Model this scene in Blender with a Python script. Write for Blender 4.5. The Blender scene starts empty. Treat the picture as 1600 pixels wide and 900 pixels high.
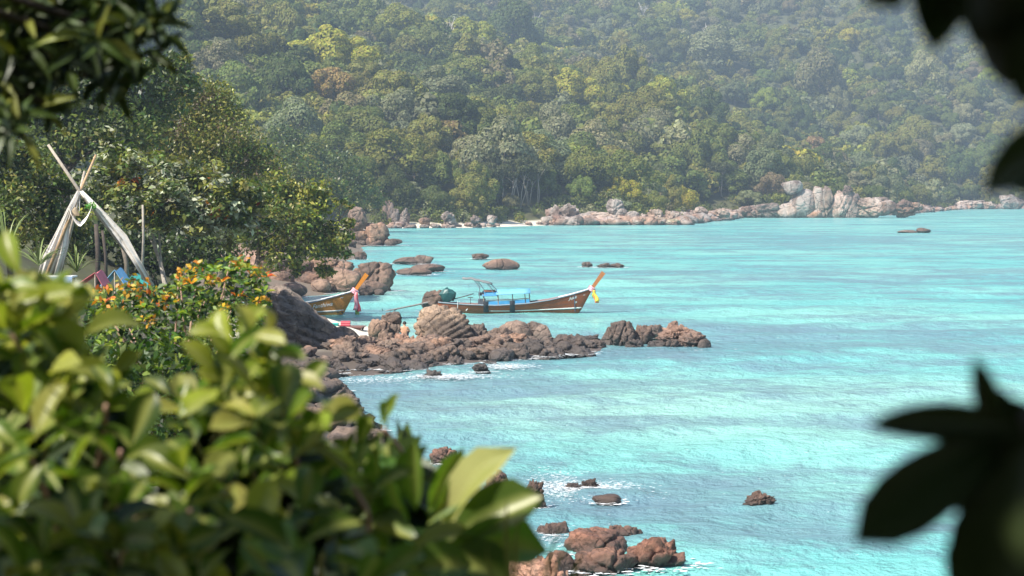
import bpy, bmesh, math, random
import numpy as np
from mathutils import Vector, Matrix
random.seed(7)
RNG = np.random.default_rng(7)
SC = bpy.context.scene
COL = SC.collection
# ------------------------------------------------------------------ camera, sky, sun, exposure
F = 3111.0; CAMZ = 8.0
TILT = math.atan(150.0 / F)
cam = bpy.data.cameras.new('camera'); cam_o = bpy.data.objects.new('camera', cam); COL.objects.link(cam_o)
cam_o.location = (0, 0, CAMZ); cam_o.rotation_euler = (math.pi / 2 - TILT, 0, 0)
cam.sensor_width = 36; cam.lens = F / 1600 * 36; cam.clip_start = 0.05; cam.clip_end = 6000
cam.dof.use_dof = True; cam.dof.focus_distance = 118; cam.dof.aperture_fstop = 5.6
SC.camera = cam_o
SUN = Vector((-0.49, -0.43, 0.76)).normalized()
SUN_EL = math.asin(SUN.z)
w = bpy.data.worlds.new('World'); SC.world = w; w.use_nodes = True
nt = w.node_tree; bg = nt.nodes['Background']
sky = nt.nodes.new('ShaderNodeTexSky'); sky.sky_type = 'NISHITA'; sky.sun_disc = False
sky.sun_elevation = SUN_EL; sky.sun_rotation = math.atan2(SUN.x, SUN.y)
nt.links.new(sky.outputs[0], bg.inputs[0]); bg.inputs[1].default_value = 0.10
sl = bpy.data.lights.new('sun', 'SUN'); sl.energy = 4.6; sl.angle = math.radians(0.5); sl.color = (1.0, 0.94, 0.84)
so = bpy.data.objects.new('sun', sl); COL.objects.link(so); so.location = (-40, 0, 80)
so.rotation_euler = SUN.to_track_quat('Z', 'Y').to_euler()
vs = SC.view_settings; vs.view_transform = 'Standard'; vs.look = 'None'; vs.gamma = 1; vs.exposure = 0.9; vs.use_curve_mapping = False
SC.render.engine = 'CYCLES'
cy = SC.cycles; cy.use_denoising = True; cy.max_bounces = 6; cy.diffuse_bounces = 3; cy.glossy_bounces = 2
cy.transmission_bounces = 3; cy.volume_bounces = 0; cy.sample_clamp_indirect = 4; cy.caustics_reflective = False; cy.caustics_refractive = False

# ------------------------------------------------------------------ pixel geometry of the photograph (1600 x 900)
FW = Vector((0, math.cos(TILT), -math.sin(TILT))); UP = Vector((0, math.sin(TILT), math.cos(TILT)))
def ray(px, py): return FW + Vector((1, 0, 0)) * ((px - 800) / F) + UP * ((450 - py) / F)
def at(px, py, D):
    d = ray(px, py); return Vector((0, 0, CAMZ)) + d * (D / d.y)
def onz(px, py, z=0.0):
    d = ray(px, py); return Vector((0, 0, CAMZ)) + d * ((z - CAMZ) / d.z)
def proj(p):
    v = Vector(p) - Vector((0, 0, CAMZ)); k = v.dot(FW)
    return 800 + F * v.x / k, 450 - F * v.dot(UP) / k

# ------------------------------------------------------------------ object helpers
def tag(o, label=None, cat=None, group=None, kind=None):
    if label: o['label'] = label
    if cat: o['category'] = cat
    if group: o['group'] = group
    if kind: o['kind'] = kind
    return o
def link(o, parent=None):
    COL.objects.link(o)
    if parent is not None: o.parent = parent
    return o
def empty(name, loc, label, cat, group=None):
    o = bpy.data.objects.new(name, None); o.empty_display_size = 0.2; link(o); o.location = loc
    return tag(o, label, cat, group)
def mesh_np(name, V, polys_n, idx, mat=None, smooth=False):
    me = bpy.data.meshes.new(name); V = np.asarray(V, np.float32)
    idx = np.asarray(idx, np.int32).ravel(); polys_n = np.asarray(polys_n, np.int32)
    me.vertices.add(len(V)); me.vertices.foreach_set('co', V.ravel())
    me.loops.add(len(idx)); me.loops.foreach_set('vertex_index', idx)
    me.polygons.add(len(polys_n))
    st = np.concatenate(([0], np.cumsum(polys_n)[:-1])).astype(np.int32)
    me.polygons.foreach_set('loop_start', st)
    if smooth: me.polygons.foreach_set('use_smooth', np.ones(len(polys_n), bool))
    me.update(calc_edges=True); me.validate()
    if mat: me.materials.append(mat)
    return me
class MB:
    """collects faces for one mesh"""
    def __init__(s): s.v = []; s.f = []
    def add(s, vs, fs):
        n = len(s.v); s.v += [tuple(v) for v in vs]; s.f += [tuple(i + n for i in f) for f in fs]; return s
    def box(s, c, d, rot=None):
        vs = []
        for x in (-.5, .5):
            for y in (-.5, .5):
                for z in (-.5, .5):
                    p = Vector((x * d[0], y * d[1], z * d[2]))
                    if rot is not None: p = rot @ p
                    vs.append(Vector(c) + p)
        return s.add(vs, [(0, 1, 3, 2), (4, 6, 7, 5), (0, 4, 5, 1), (2, 3, 7, 6), (0, 2, 6, 4), (1, 5, 7, 3)])
    def tube(s, pts, rad, n=6, cap=True):
        pts = [Vector(p) for p in pts]
        if not hasattr(rad, '__len__'): rad = [rad] * len(pts)
        vs = []; a = None
        for i, p in enumerate(pts):
            t = (pts[min(i + 1, len(pts) - 1)] - pts[max(i - 1, 0)])
            if t.length < 1e-9: t = Vector((0, 0, 1))
            t.normalize()
            if a is None: a = t.orthogonal().normalized()
            a = (a - t * a.dot(t)); a = a.normalized() if a.length > 1e-6 else t.orthogonal().normalized()
            b = t.cross(a)
            for k in range(n):
                an = 2 * math.pi * k / n; vs.append(p + (a * math.cos(an) + b * math.sin(an)) * rad[i])
        fs = [(i * n + k, i * n + (k + 1) % n, (i + 1) * n + (k + 1) % n, (i + 1) * n + k) for i in range(len(pts) - 1) for k in range(n)]
        if cap: fs += [tuple(range(n))[::-1], tuple(range((len(pts) - 1) * n, len(pts) * n))]
        return s.add(vs, fs)
    def mesh(s, name, mat, smooth=False):
        me = bpy.data.meshes.new(name); me.from_pydata(s.v, [], s.f); me.update()
        if smooth: me.polygons.foreach_set('use_smooth', np.ones(len(me.polygons), bool))
        if mat: me.materials.append(mat)
        return me
    def obj(s, name, mat, parent=None, smooth=False):
        return link(bpy.data.objects.new(name, s.mesh(name, mat, smooth)), parent)

# ------------------------------------------------------------------ materials
def new_mat(name):
    m = bpy.data.materials.new(name); m.use_nodes = True; n = m.node_tree
    return m, n, n.nodes['Principled BSDF'], n.nodes['Material Output']
def N(n, t, **kw):
    x = n.nodes.new(t)
    for k, v in kw.items():
        if k.startswith('i_'): x.inputs[k[2:].replace('_', ' ')].default_value = v
        else: setattr(x, k, v)
    return x
def ramp(n, pts, interp='LINEAR'):
    r = n.nodes.new('ShaderNodeValToRGB'); e = r.color_ramp.elements; r.color_ramp.interpolation = interp
    while len(e) < len(pts): e.new(0.5)
    for q, (p, c) in zip(e, pts):
        q.position = p; q.color = (c[0], c[1], c[2], 1) if hasattr(c, '__len__') else (c, c, c, 1)
    return r
def mix(n, a, b, fac, mode='MIX'):
    x = n.nodes.new('ShaderNodeMix'); x.data_type = 'RGBA'; x.blend_type = mode
    for sock, v in ((x.inputs[0], fac), (x.inputs[6], a), (x.inputs[7], b)):
        if isinstance(v, bpy.types.NodeSocket): n.links.new(v, sock)
        elif hasattr(v, '__len__'): sock.default_value = (v[0], v[1], v[2], 1)
        else: sock.default_value = v
    return x.outputs[2]
def simple(name, col, rough=0.6, var=0.18, scale=6.0, bump=0.15, metal=0.0):
    m, n, p, out = new_mat(name)
    tc = N(n, 'ShaderNodeTexCoord'); no = N(n, 'ShaderNodeTexNoise'); no.inputs['Scale'].default_value = scale; no.inputs['Detail'].default_value = 6
    n.links.new(tc.outputs['Object'], no.inputs['Vector'])
    r = ramp(n, [(0.25, [c * (1 - var) for c in col]), (0.75, [min(1, c * (1 + var)) for c in col])])
    n.links.new(no.outputs['Fac'], r.inputs[0]); n.links.new(r.outputs[0], p.inputs['Base Color'])
    p.inputs['Roughness'].default_value = rough; p.inputs['Metallic'].default_value = metal
    if bump:
        b = N(n, 'ShaderNodeBump'); b.inputs['Strength'].default_value = bump; b.inputs['Distance'].default_value = 0.02
        n.links.new(no.outputs['Fac'], b.inputs['Height']); n.links.new(b.outputs[0], p.inputs['Normal'])
    return m
def leaf_mat(name, src, var=0.45, trans=0.3, rough=0.5, spec=0.3, col=(.06, .1, .02), per='island', hue=0.03, veins=False):
    """src: 'object' (object colour), 'attr' (tint attribute) or 'fixed'"""
    m, n, p, out = new_mat(name)
    if src == 'object': c = N(n, 'ShaderNodeObjectInfo').outputs['Color']
    elif src == 'attr': c = N(n, 'ShaderNodeAttribute', attribute_name='tint').outputs['Color']
    else: c = N(n, 'ShaderNodeRGB').outputs[0]; c.default_value = (*col, 1)
    rnd = N(n, 'ShaderNodeNewGeometry').outputs['Random Per Island'] if per == 'island' else N(n, 'ShaderNodeObjectInfo').outputs['Random']
    hs = N(n, 'ShaderNodeHueSaturation')
    mr = N(n, 'ShaderNodeMapRange'); mr.inputs[3].default_value = 1 - var; mr.inputs[4].default_value = 1 + var
    n.links.new(rnd, mr.inputs[0]); n.links.new(mr.outputs[0], hs.inputs['Value'])
    mu = N(n, 'ShaderNodeMath', operation='MULTIPLY'); mu.inputs[1].default_value = 7.31; n.links.new(rnd, mu.inputs[0])
    fr = N(n, 'ShaderNodeMath', operation='FRACT'); n.links.new(mu.outputs[0], fr.inputs[0])
    mh = N(n, 'ShaderNodeMapRange'); mh.inputs[3].default_value = 0.5 - hue; mh.inputs[4].default_value = 0.5 + hue
    n.links.new(fr.outputs[0], mh.inputs[0]); n.links.new(mh.outputs[0], hs.inputs['Hue']); n.links.new(c, hs.inputs['Color'])
    colr = hs.outputs[0]
    if veins:
        at_ = N(n, 'ShaderNodeAttribute', attribute_name='rib').outputs['Fac']
        colr = mix(n, colr, (0.32, 0.34, 0.09), at_)
        tc = N(n, 'ShaderNodeTexCoord'); no = N(n, 'ShaderNodeTexNoise'); no.inputs['Scale'].default_value = 4
        n.links.new(tc.outputs['Object'], no.inputs['Vector'])
        colr = mix(n, colr, (0.5, 0.5, 0.5), no.outputs['Fac'], 'SOFT_LIGHT')
    n.links.new(colr, p.inputs['Base Color']); p.inputs['Roughness'].default_value = rough; p.inputs['Specular IOR Level'].default_value = spec
    tr = N(n, 'ShaderNodeBsdfTranslucent')
    tcol = mix(n, colr, (1.25, 1.35, 0.45), 1.0, 'MULTIPLY'); n.links.new(tcol, tr.inputs[0])
    ms = N(n, 'ShaderNodeMixShader'); ms.inputs[0].default_value = trans
    n.links.new(p.outputs[0], ms.inputs[1]); n.links.new(tr.outputs[0], ms.inputs[2]); n.links.new(ms.outputs[0], out.inputs[0])
    return m
def rock_mat(name, a, b, dark, wet=0.5, scale=1.0, streak=0.0, light=(.5, .42, .36), crack=1.0):
    m, n, p, out = new_mat(name)
    geo = N(n, 'ShaderNodeNewGeometry'); tc = N(n, 'ShaderNodeTexCoord'); oi = N(n, 'ShaderNodeObjectInfo')
    pos = geo.outputs['Position']
    def noise(sc, det=8, vec=pos, rough=0.6):
        x = N(n, 'ShaderNodeTexNoise'); x.inputs['Scale'].default_value = sc; x.inputs['Detail'].default_value = det; x.inputs['Roughness'].default_value = rough
        n.links.new(vec, x.inputs['Vector']); return x.outputs['Fac']
    n1 = noise(0.9 * scale); n2 = noise(3.5 * scale, 10, rough=0.7); n3 = noise(0.35 * scale, 4)
    r1 = ramp(n, [(0.35, a), (0.62, b)]); n.links.new(n1, r1.inputs[0])
    r2 = ramp(n, [(0.30, 0.35), (0.55, 1.0), (0.75, 1.25)]); n.links.new(n2, r2.inputs[0])
    c = mix(n, r1.outputs[0], r2.outputs[0], 1.0, 'MULTIPLY')
    c = mix(n, c, oi.outputs['Color'], 1.0, 'MULTIPLY')
    r3 = ramp(n, [(0.47, 0), (0.60, 0.7)]); n.links.new(n3, r3.inputs[0]); c = mix(n, c, dark, r3.outputs[0])
    if streak:
        mp = N(n, 'ShaderNodeMapping'); mp.inputs['Scale'].default_value = (0.9, 0.9, 0.12); n.links.new(pos, mp.inputs[0])
        s = noise(0.8 * scale, 5, mp.outputs[0]); rs = ramp(n, [(0.46, 0), (0.58, streak)]); n.links.new(s, rs.inputs[0])
        c = mix(n, c, light, rs.outputs[0])
    if wet:
        sx = N(n, 'ShaderNodeSeparateXYZ'); n.links.new(pos, sx.inputs[0])
        ad = N(n, 'ShaderNodeMath', operation='MULTIPLY_ADD'); ad.inputs[1].default_value = -0.9 * wet; n.links.new(n2, ad.inputs[0]); n.links.new(sx.outputs[2], ad.inputs[2])
        mr = N(n, 'ShaderNodeMapRange'); mr.inputs[1].default_value = -0.3 * wet; mr.inputs[2].default_value = 0.45 * wet; mr.inputs[3].default_value = 0.85; mr.inputs[4].default_value = 0
        n.links.new(ad.outputs[0], mr.inputs[0]); c = mix(n, c, dark, mr.outputs[0])
        mr2 = N(n, 'ShaderNodeMapRange'); mr2.inputs[3].default_value = 0.85; mr2.inputs[4].default_value = 0.45; n.links.new(mr.outputs[0], mr2.inputs[0]); n.links.new(mr2.outputs[0], p.inputs['Roughness'])
    else: p.inputs['Roughness'].default_value = 0.85
    n.links.new(c, p.inputs['Base Color'])
    vo = N(n, 'ShaderNodeTexVoronoi', feature='DISTANCE_TO_EDGE'); vo.inputs['Scale'].default_value = 0.9 * scale
    nz = N(n, 'ShaderNodeTexNoise'); nz.inputs['Scale'].default_value = 1.3 * scale; n.links.new(pos, nz.inputs['Vector'])
    wv = mix(n, pos, nz.outputs['Color'], 0.35, 'ADD'); n.links.new(wv, vo.inputs['Vector'])
    rv = ramp(n, [(0.0, 0), (0.06, 1)]); n.links.new(vo.outputs['Distance'], rv.inputs[0])
    b1 = N(n, 'ShaderNodeBump'); b1.inputs['Strength'].default_value = 0.6 * crack; b1.inputs['Distance'].default_value = 0.25 / scale; n.links.new(rv.outputs[0], b1.inputs['Height'])
    b2 = N(n, 'ShaderNodeBump'); b2.inputs['Strength'].default_value = 0.9; b2.inputs['Distance'].default_value = 0.22 / scale
    n.links.new(n2, b2.inputs['Height']); n.links.new(b1.outputs[0], b2.inputs['Normal']); n.links.new(b2.outputs[0], p.inputs['Normal'])
    return m
def bark_mat(name, col): return simple(name, col, 0.9, 0.35, 9, 0.6)

M_leafobj = leaf_mat('forest_leaf', 'object', 0.38, 0.32, 0.6, 0.2, hue=0.025)
M_leafatt = leaf_mat('forest_leaf_far', 'attr', 0.38, 0.32, 0.6, 0.2, hue=0.025)
M_bark = bark_mat('bark_grey', (0.16, 0.13, 0.10)); M_barkpale = bark_mat('bark_pale', (0.33, 0.29, 0.24)); M_barkdark = bark_mat('bark_dark', (0.07, 0.055, 0.045))
M_rock_far = rock_mat('granite_far', (.35, .25, .195), (.47, .365, .30), (.13, .10, .085), 0.9, 0.35, 0.5, (.60, .53, .48))
M_rock_mid = rock_mat('granite_mid', (.31, .225, .17), (.45, .34, .265), (.09, .068, .058), 0.8, 0.7)
M_rock_spit = rock_mat('rock_spit', (.23, .18, .145), (.38, .30, .235), (.075, .064, .06), 0.9, 1.3)
M_rock_near = rock_mat('rock_near', (.24, .125, .085), (.37, .21, .145), (.06, .045, .04), 0.45, 2.2)

# ------------------------------------------------------------------ terrain
XS_Y = [-80, 0, 12, 20, 30, 41, 50, 61, 86, 95, 104, 116, 121, 126, 140, 147, 160, 182, 240, 300, 437, 470]
XS_X = [22, 14, 9.5, 5.0, 1.5, -1.0, -2.6, -4.6, -8.5, -8.6, -7.4, -7.6, -12, -24, -24, -17, -13, -17, -19, -22, -31, -60]
FB = np.array([(-700, 425), (-60, 428), (-28, 439), (-8, 448), (9, 480), (40, 483), (51, 532), (72, 624), (104, 627), (155, 757), (207, 918), (246, 960), (420, 1010), (900, 1060)], float)
def vnoise(x, y, s, seed=0):
    x = np.asarray(x, float) * s + seed * 17.3; y = np.asarray(y, float) * s + seed * 9.1
    xi = np.floor(x).astype(np.int64); yi = np.floor(y).astype(np.int64); fx = x - xi; fy = y - yi
    fx = fx * fx * (3 - 2 * fx); fy = fy * fy * (3 - 2 * fy)
    def h(a, b):
        t = np.sin(a * 127.1 + b * 311.7 + seed * 74.7) * 43758.5453; return t - np.floor(t)
    return (h(xi, yi) * (1 - fx) + h(xi + 1, yi) * fx) * (1 - fy) + (h(xi, yi + 1) * (1 - fx) + h(xi + 1, yi + 1) * fx) * fy
def far_d(x, y):
    P = np.stack([np.asarray(x, float), np.asarray(y, float)], -1); best = np.full(P.shape[:-1], 1e9)
    for a, b in zip(FB[:-1], FB[1:]):
        ab = b - a; t = np.clip(((P - a) @ ab) / (ab @ ab), 0, 1)
        best = np.minimum(best, np.linalg.norm(P - (a + t[..., None] * ab), axis=-1))
    return np.where(P[..., 1] > np.interp(P[..., 0], FB[:, 0], FB[:, 1]), best, -best)
def ground(x, y):
    x = np.asarray(x, float); y = np.asarray(y, float)
    d = far_d(x, y)
    dn = np.maximum(d - 7, 0)
    zf = np.where(d > 0, 0.11 * np.minimum(d, 7) + 0.34 * dn - 0.00010 * np.minimum(dn, 900) ** 2, 0.12 * d)
    zf = zf + np.where(d > 14, (vnoise(x, y, 0.018, 3) - 0.5) * 16 + (vnoise(x, y, 0.06, 4) - .5) * 5, 0) * np.clip((d - 14) / 60, 0, 1)
    e = np.interp(y, XS_Y, XS_X) - x
    sl = np.interp(y, [60, 100, 130, 200], [0.46, 0.16, 0.2, 0.2])
    zn = np.where(e > 0, sl * np.minimum(e, 9) + 0.46 * np.clip(e - 9, 0, 8) + 0.16 * np.clip(e - 17, 0, 200), 0.25 * e)
    zn = zn + np.where(e > 1, (vnoise(x, y, 0.5, 5) - .5) * 0.35, 0)
    zn = np.where(y > 445, -9, zn)
    # the rocky spit
    t = np.clip(((x + 8) * 11 + (y - 93.5) * 8.0) / (11 ** 2 + 8.0 ** 2), 0, 1)
    ds = np.hypot(x - (-8 + 11 * t), y - (93.5 + 8.0 * t)); wd = 6.5 - 3.6 * t
    zs = (0.62 - 0.4 * t) * (1 - (ds / (wd * .78)) ** 2)
    z = np.maximum(np.maximum(np.maximum(zf, zn), zs), -3.0)
    return z
def gz(x, y): return float(ground(np.array([x]), np.array([y]))[0])

def make_ground():
    ys = np.concatenate([np.arange(-40, 130, 1.0), np.geomspace(130, 2300, 190)])
    u = np.linspace(-1, 1, 281); u = np.sign(u) * np.abs(u) ** 1.4
    Y, U = np.meshgrid(ys, u, indexing='ij'); X = U * (0.45 * np.maximum(Y, 0) + 70)
    Z = ground(X, Y); V = np.stack([X, Y, Z], -1).reshape(-1, 3)
    r, c = Y.shape; i = np.arange(r * c).reshape(r, c)
    q = np.stack([i[:-1, :-1], i[:-1, 1:], i[1:, 1:], i[1:, :-1]], -1).reshape(-1, 4)
    m, n, p, out = new_mat('ground_soil')
    geo = N(n, 'ShaderNodeNewGeometry'); sx = N(n, 'ShaderNodeSeparateXYZ'); n.links.new(geo.outputs['Position'], sx.inputs[0])
    no = N(n, 'ShaderNodeTexNoise'); no.inputs['Scale'].default_value = 0.6; no.inputs['Detail'].default_value = 8; n.links.new(geo.outputs['Position'], no.inputs['Vector'])
    r1 = ramp(n, [(0.3, (.05, .045, .022)), (0.6, (.08, .085, .03)), (0.8, (.12, .10, .05))]); n.links.new(no.outputs['Fac'], r1.inputs[0])
    r2 = ramp(n, [(0.3, (.62, .54, .42)), (0.7, (.76, .70, .58))]); n.links.new(no.outputs['Fac'], r2.inputs[0])
    ma = N(n, 'ShaderNodeMath', operation='MULTIPLY_ADD'); ma.inputs[1].default_value = 0.8; n.links.new(no.outputs['Fac'], ma.inputs[0]); n.links.new(sx.outputs[2], ma.inputs[2])
    mr = N(n, 'ShaderNodeMapRange'); mr.inputs[1].default_value = 1.2; mr.inputs[2].default_value = 1.7; n.links.new(ma.outputs[0], mr.inputs[0])
    far = N(n, 'ShaderNodeMapRange'); far.inputs[1].default_value = 92; far.inputs[2].default_value = 99; n.links.new(sx.outputs[1], far.inputs[0])
    c = mix(n, r2.outputs[0], r1.outputs[0], mr.outputs[0]); c = mix(n, (.09, .07, .055), c, far.outputs[0])
    sx2 = N(n, 'ShaderNodeMapRange'); sx2.inputs[1].default_value = -7.2; sx2.inputs[2].default_value = -6.2; n.links.new(sx.outputs[0], sx2.inputs[0])
    sy2 = N(n, 'ShaderNodeMapRange'); sy2.inputs[1].default_value = 107; sy2.inputs[2].default_value = 108; sy2.inputs[3].default_value = 1; sy2.inputs[4].default_value = 0; n.links.new(sx.outputs[1], sy2.inputs[0])
    mm = N(n, 'ShaderNodeMath', operation='MULTIPLY'); n.links.new(sx2.outputs[0], mm.inputs[0]); n.links.new(sy2.outputs[0], mm.inputs[1]); c = mix(n, c, (.10, .08, .07), mm.outputs[0])
    ya = N(n, 'ShaderNodeMapRange'); ya.inputs[1].default_value = 119; ya.inputs[2].default_value = 123; n.links.new(sx.outputs[1], ya.inputs[0])
    yb = N(n, 'ShaderNodeMapRange'); yb.inputs[1].default_value = 405; yb.inputs[2].default_value = 425; yb.inputs[3].default_value = 1; yb.inputs[4].default_value = 0; n.links.new(sx.outputs[1], yb.inputs[0])
    my = N(n, 'ShaderNodeMath', operation='MULTIPLY'); n.links.new(ya.outputs[0], my.inputs[0]); n.links.new(yb.outputs[0], my.inputs[1]); c = mix(n, c, (.17, .13, .095), my.outputs[0])
    fx = N(n, 'ShaderNodeMapRange'); fx.inputs[1].default_value = 8; fx.inputs[2].default_value = 12; n.links.new(sx.outputs[0], fx.inputs[0]); c = mix(n, c, (.24, .17, .13), fx.outputs[0])
    hz = N(n, 'ShaderNodeMapRange'); hz.inputs[1].default_value = 2.0; hz.inputs[2].default_value = 3.0; n.links.new(sx.outputs[2], hz.inputs[0]); c = mix(n, c, r1.outputs[0], hz.outputs[0])
    n.links.new(c, p.inputs['Base Color']); p.inputs['Roughness'].default_value = 0.95
    b = N(n, 'ShaderNodeBump'); b.inputs['Strength'].default_value = 0.5; b.inputs['Distance'].default_value = 0.1; n.links.new(no.outputs['Fac'], b.inputs['Height']); n.links.new(b.outputs[0], p.inputs['Normal'])
    o = link(bpy.data.objects.new('ground', mesh_np('ground', V, np.full(len(q), 4), q, m, True))); tag(o, kind='structure')
make_ground()

def make_sea():
    ys = [24.0]
    while ys[-1] < 1700: ys.append(ys[-1] + ys[-1] ** 2 / 15000 + 0.02)
    ys = np.array(ys); u = np.linspace(-1, 1, 261)
    Y, U = np.meshgrid(ys, u, indexing='ij'); X = U * (0.36 * Y + 12)
    Z = np.zeros_like(X); rs = np.random.default_rng(3)
    for k in range(16):
        L = 1.3 * 1.22 ** k; th = math.radians(-70 + rs.normal() * 28); amp = 0.010 * L ** 0.75 * (0.6 + 0.8 * rs.random()) * (1 if L < 9 else 0.45)
        dy = Y ** 2 / 15000; ok = np.clip(L / (3.0 * dy) - 0.5, 0, 1)
        g = 0.4 + 1.2 * vnoise(X, Y, 0.08, 20 + k)
        Z += ok * amp * g * np.sin((X * math.cos(th) + Y * math.sin(th)) * 2 * math.pi / L + rs.random() * 6 + 1.5 * vnoise(X, Y, 0.3, 40 + k))
    V = np.stack([X, Y, Z], -1).reshape(-1, 3); r, c = Y.shape; i = np.arange(r * c).reshape(r, c)
    q = np.stack([i[:-1, :-1], i[:-1, 1:], i[1:, 1:], i[1:, :-1]], -1).reshape(-1, 4)
    # where the sea bed carries reef and weed: along the near shore, round the spit and in the open bay
    def blob(cx, cy, rx, ry): return np.exp(-(((X - cx) / rx) ** 2 + ((Y - cy) / ry) ** 2))
    e = X - np.interp(Y, XS_Y, XS_X)
    reef = 0.6 * np.exp(-np.maximum(e, 0) / 3.5) * (Y < 88) + 0.35 * blob(4, 54, 4, 6) + 0.5 * blob(0, 82, 9, 5) + 0.5 * blob(5, 96, 7, 4) + 0.35 * blob(12, 104, 8, 5) + 0.4 * blob(16, 112, 15, 9) + 0.3 * blob(40, 190, 40, 18) + 0.22 * blob(60, 330, 70, 60)
    reef += 0.15 * blob(8, 47, 4, 4)
    shal = np.clip(1 - np.abs(e - 3) / 9, 0, 1) * (Y > 95) * (Y < 180) + 0.9 * blob(13, 76, 14, 13) + 0.7 * blob(0, 72, 7, 8) + 0.6 * blob(2, 124, 16, 7) + 0.6 * blob(12, 52, 8, 6)
    me = mesh_np('sea', V, np.full(len(q), 4), q, None, True)
    for nm, arr in (('reef', reef), ('shallow', shal)):
        a = me.attributes.new(nm, 'FLOAT', 'POINT'); a.data.foreach_set('value', arr.astype(np.float32).ravel())
    m, n, p, out = new_mat('sea_water'); pos = N(n, 'ShaderNodeNewGeometry').outputs['Position']
    def noise(scale, vecscale, det=5, rough=0.55, rot=0.0):
        mp = N(n, 'ShaderNodeMapping'); mp.inputs['Scale'].default_value = (*vecscale, 1); mp.inputs['Rotation'].default_value = (0, 0, rot); n.links.new(pos, mp.inputs[0])
        x = N(n, 'ShaderNodeTexNoise'); x.inputs['Scale'].default_value = scale; x.inputs['Detail'].default_value = det; x.inputs['Roughness'].default_value = rough; n.links.new(mp.outputs[0], x.inputs['Vector']); return x.outputs['Fac']
    a = noise(0.055, (0.55, 0.8), 6, 0.6); b = noise(0.15, (0.55, 0.9), 9, 0.7, 0.1); fine = noise(0.7, (0.9, 0.5), 6, 0.7, -0.1)
    base = ramp(n, [(0.30, (.095, .37, .395)), (0.45, (.155, .50, .48)), (0.62, (.25, .61, .54))]); n.links.new(a, base.inputs[0])
    sh = N(n, 'ShaderNodeAttribute', attribute_name='shallow').outputs['Fac']; rf = N(n, 'ShaderNodeAttribute', attribute_name='reef').outputs['Fac']
    shm = N(n, 'ShaderNodeMath', operation='MULTIPLY'); n.links.new(sh, shm.inputs[0]); shm.inputs[1].default_value = 0.85
    c = mix(n, base.outputs[0], (.33, .60, .51), shm.outputs[0])
    ad = N(n, 'ShaderNodeMath', operation='ADD'); n.links.new(b, ad.inputs[0])
    hm = N(n, 'ShaderNodeMath', operation='MULTIPLY'); n.links.new(rf, hm.inputs[0]); hm.inputs[1].default_value = 0.34; n.links.new(hm.outputs[0], ad.inputs[1])
    ad2 = N(n, 'ShaderNodeMath', operation='MULTIPLY_ADD'); n.links.new(fine, ad2.inputs[0]); ad2.inputs[1].default_value = 0.42; n.links.new(ad.outputs[0], ad2.inputs[2])  # fine noise also paints dark ripple shading into the water colour
    rr = ramp(n, [(0.67, 0), (0.80, 0.62), (0.98, 0.9)]); n.links.new(ad2.outputs[0], rr.inputs[0])
    c = mix(n, c, (.15, .24, .30), rr.outputs[0])
    n.links.new(c, p.inputs['Base Color'])
    p.inputs['Roughness'].default_value = 0.2; p.inputs['IOR'].default_value = 1.33; p.inputs['Specular IOR Level'].default_value = 0.32
    w1 = noise(1.3, (1.0, 0.8), 4, 0.6, 0.12); w2 = noise(4.6, (1.0, 0.8), 5, 0.7, -0.1)
    b1 = N(n, 'ShaderNodeBump'); b1.inputs['Strength'].default_value = 0.8; b1.inputs['Distance'].default_value = 0.42; n.links.new(w1, b1.inputs['Height'])
    b2 = N(n, 'ShaderNodeBump'); b2.inputs['Strength'].default_value = 0.8; b2.inputs['Distance'].default_value = 0.15; n.links.new(w2, b2.inputs['Height']); n.links.new(b1.outputs[0], b2.inputs['Normal'])
    n.links.new(b2.outputs[0], p.inputs['Normal'])
    me.materials.append(m); o = link(bpy.data.objects.new('sea', me)); tag(o, kind='structure')
make_sea()

# haze: one box of even, pale air round everything
def make_haze():
    m = bpy.data.materials.new('haze_air'); m.use_nodes = True; n = m.node_tree
    n.nodes.remove(n.nodes['Principled BSDF'])
    v = N(n, 'ShaderNodeVolumePrincipled'); v.inputs['Color'].default_value = (0.62, 0.80, 0.98, 1); v.inputs['Density'].default_value = 0.00032; v.inputs['Anisotropy'].default_value = 0.1
    n.links.new(v.outputs[0], n.nodes['Material Output'].inputs['Volume'])
    o = MB().box((0, 1100, 118), (2700, 2700, 246)).obj('haze', m); tag(o, 'pale blue haze filling the air over the bay', 'haze', kind='stuff')
HAZE = True
if HAZE: make_haze()

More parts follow.
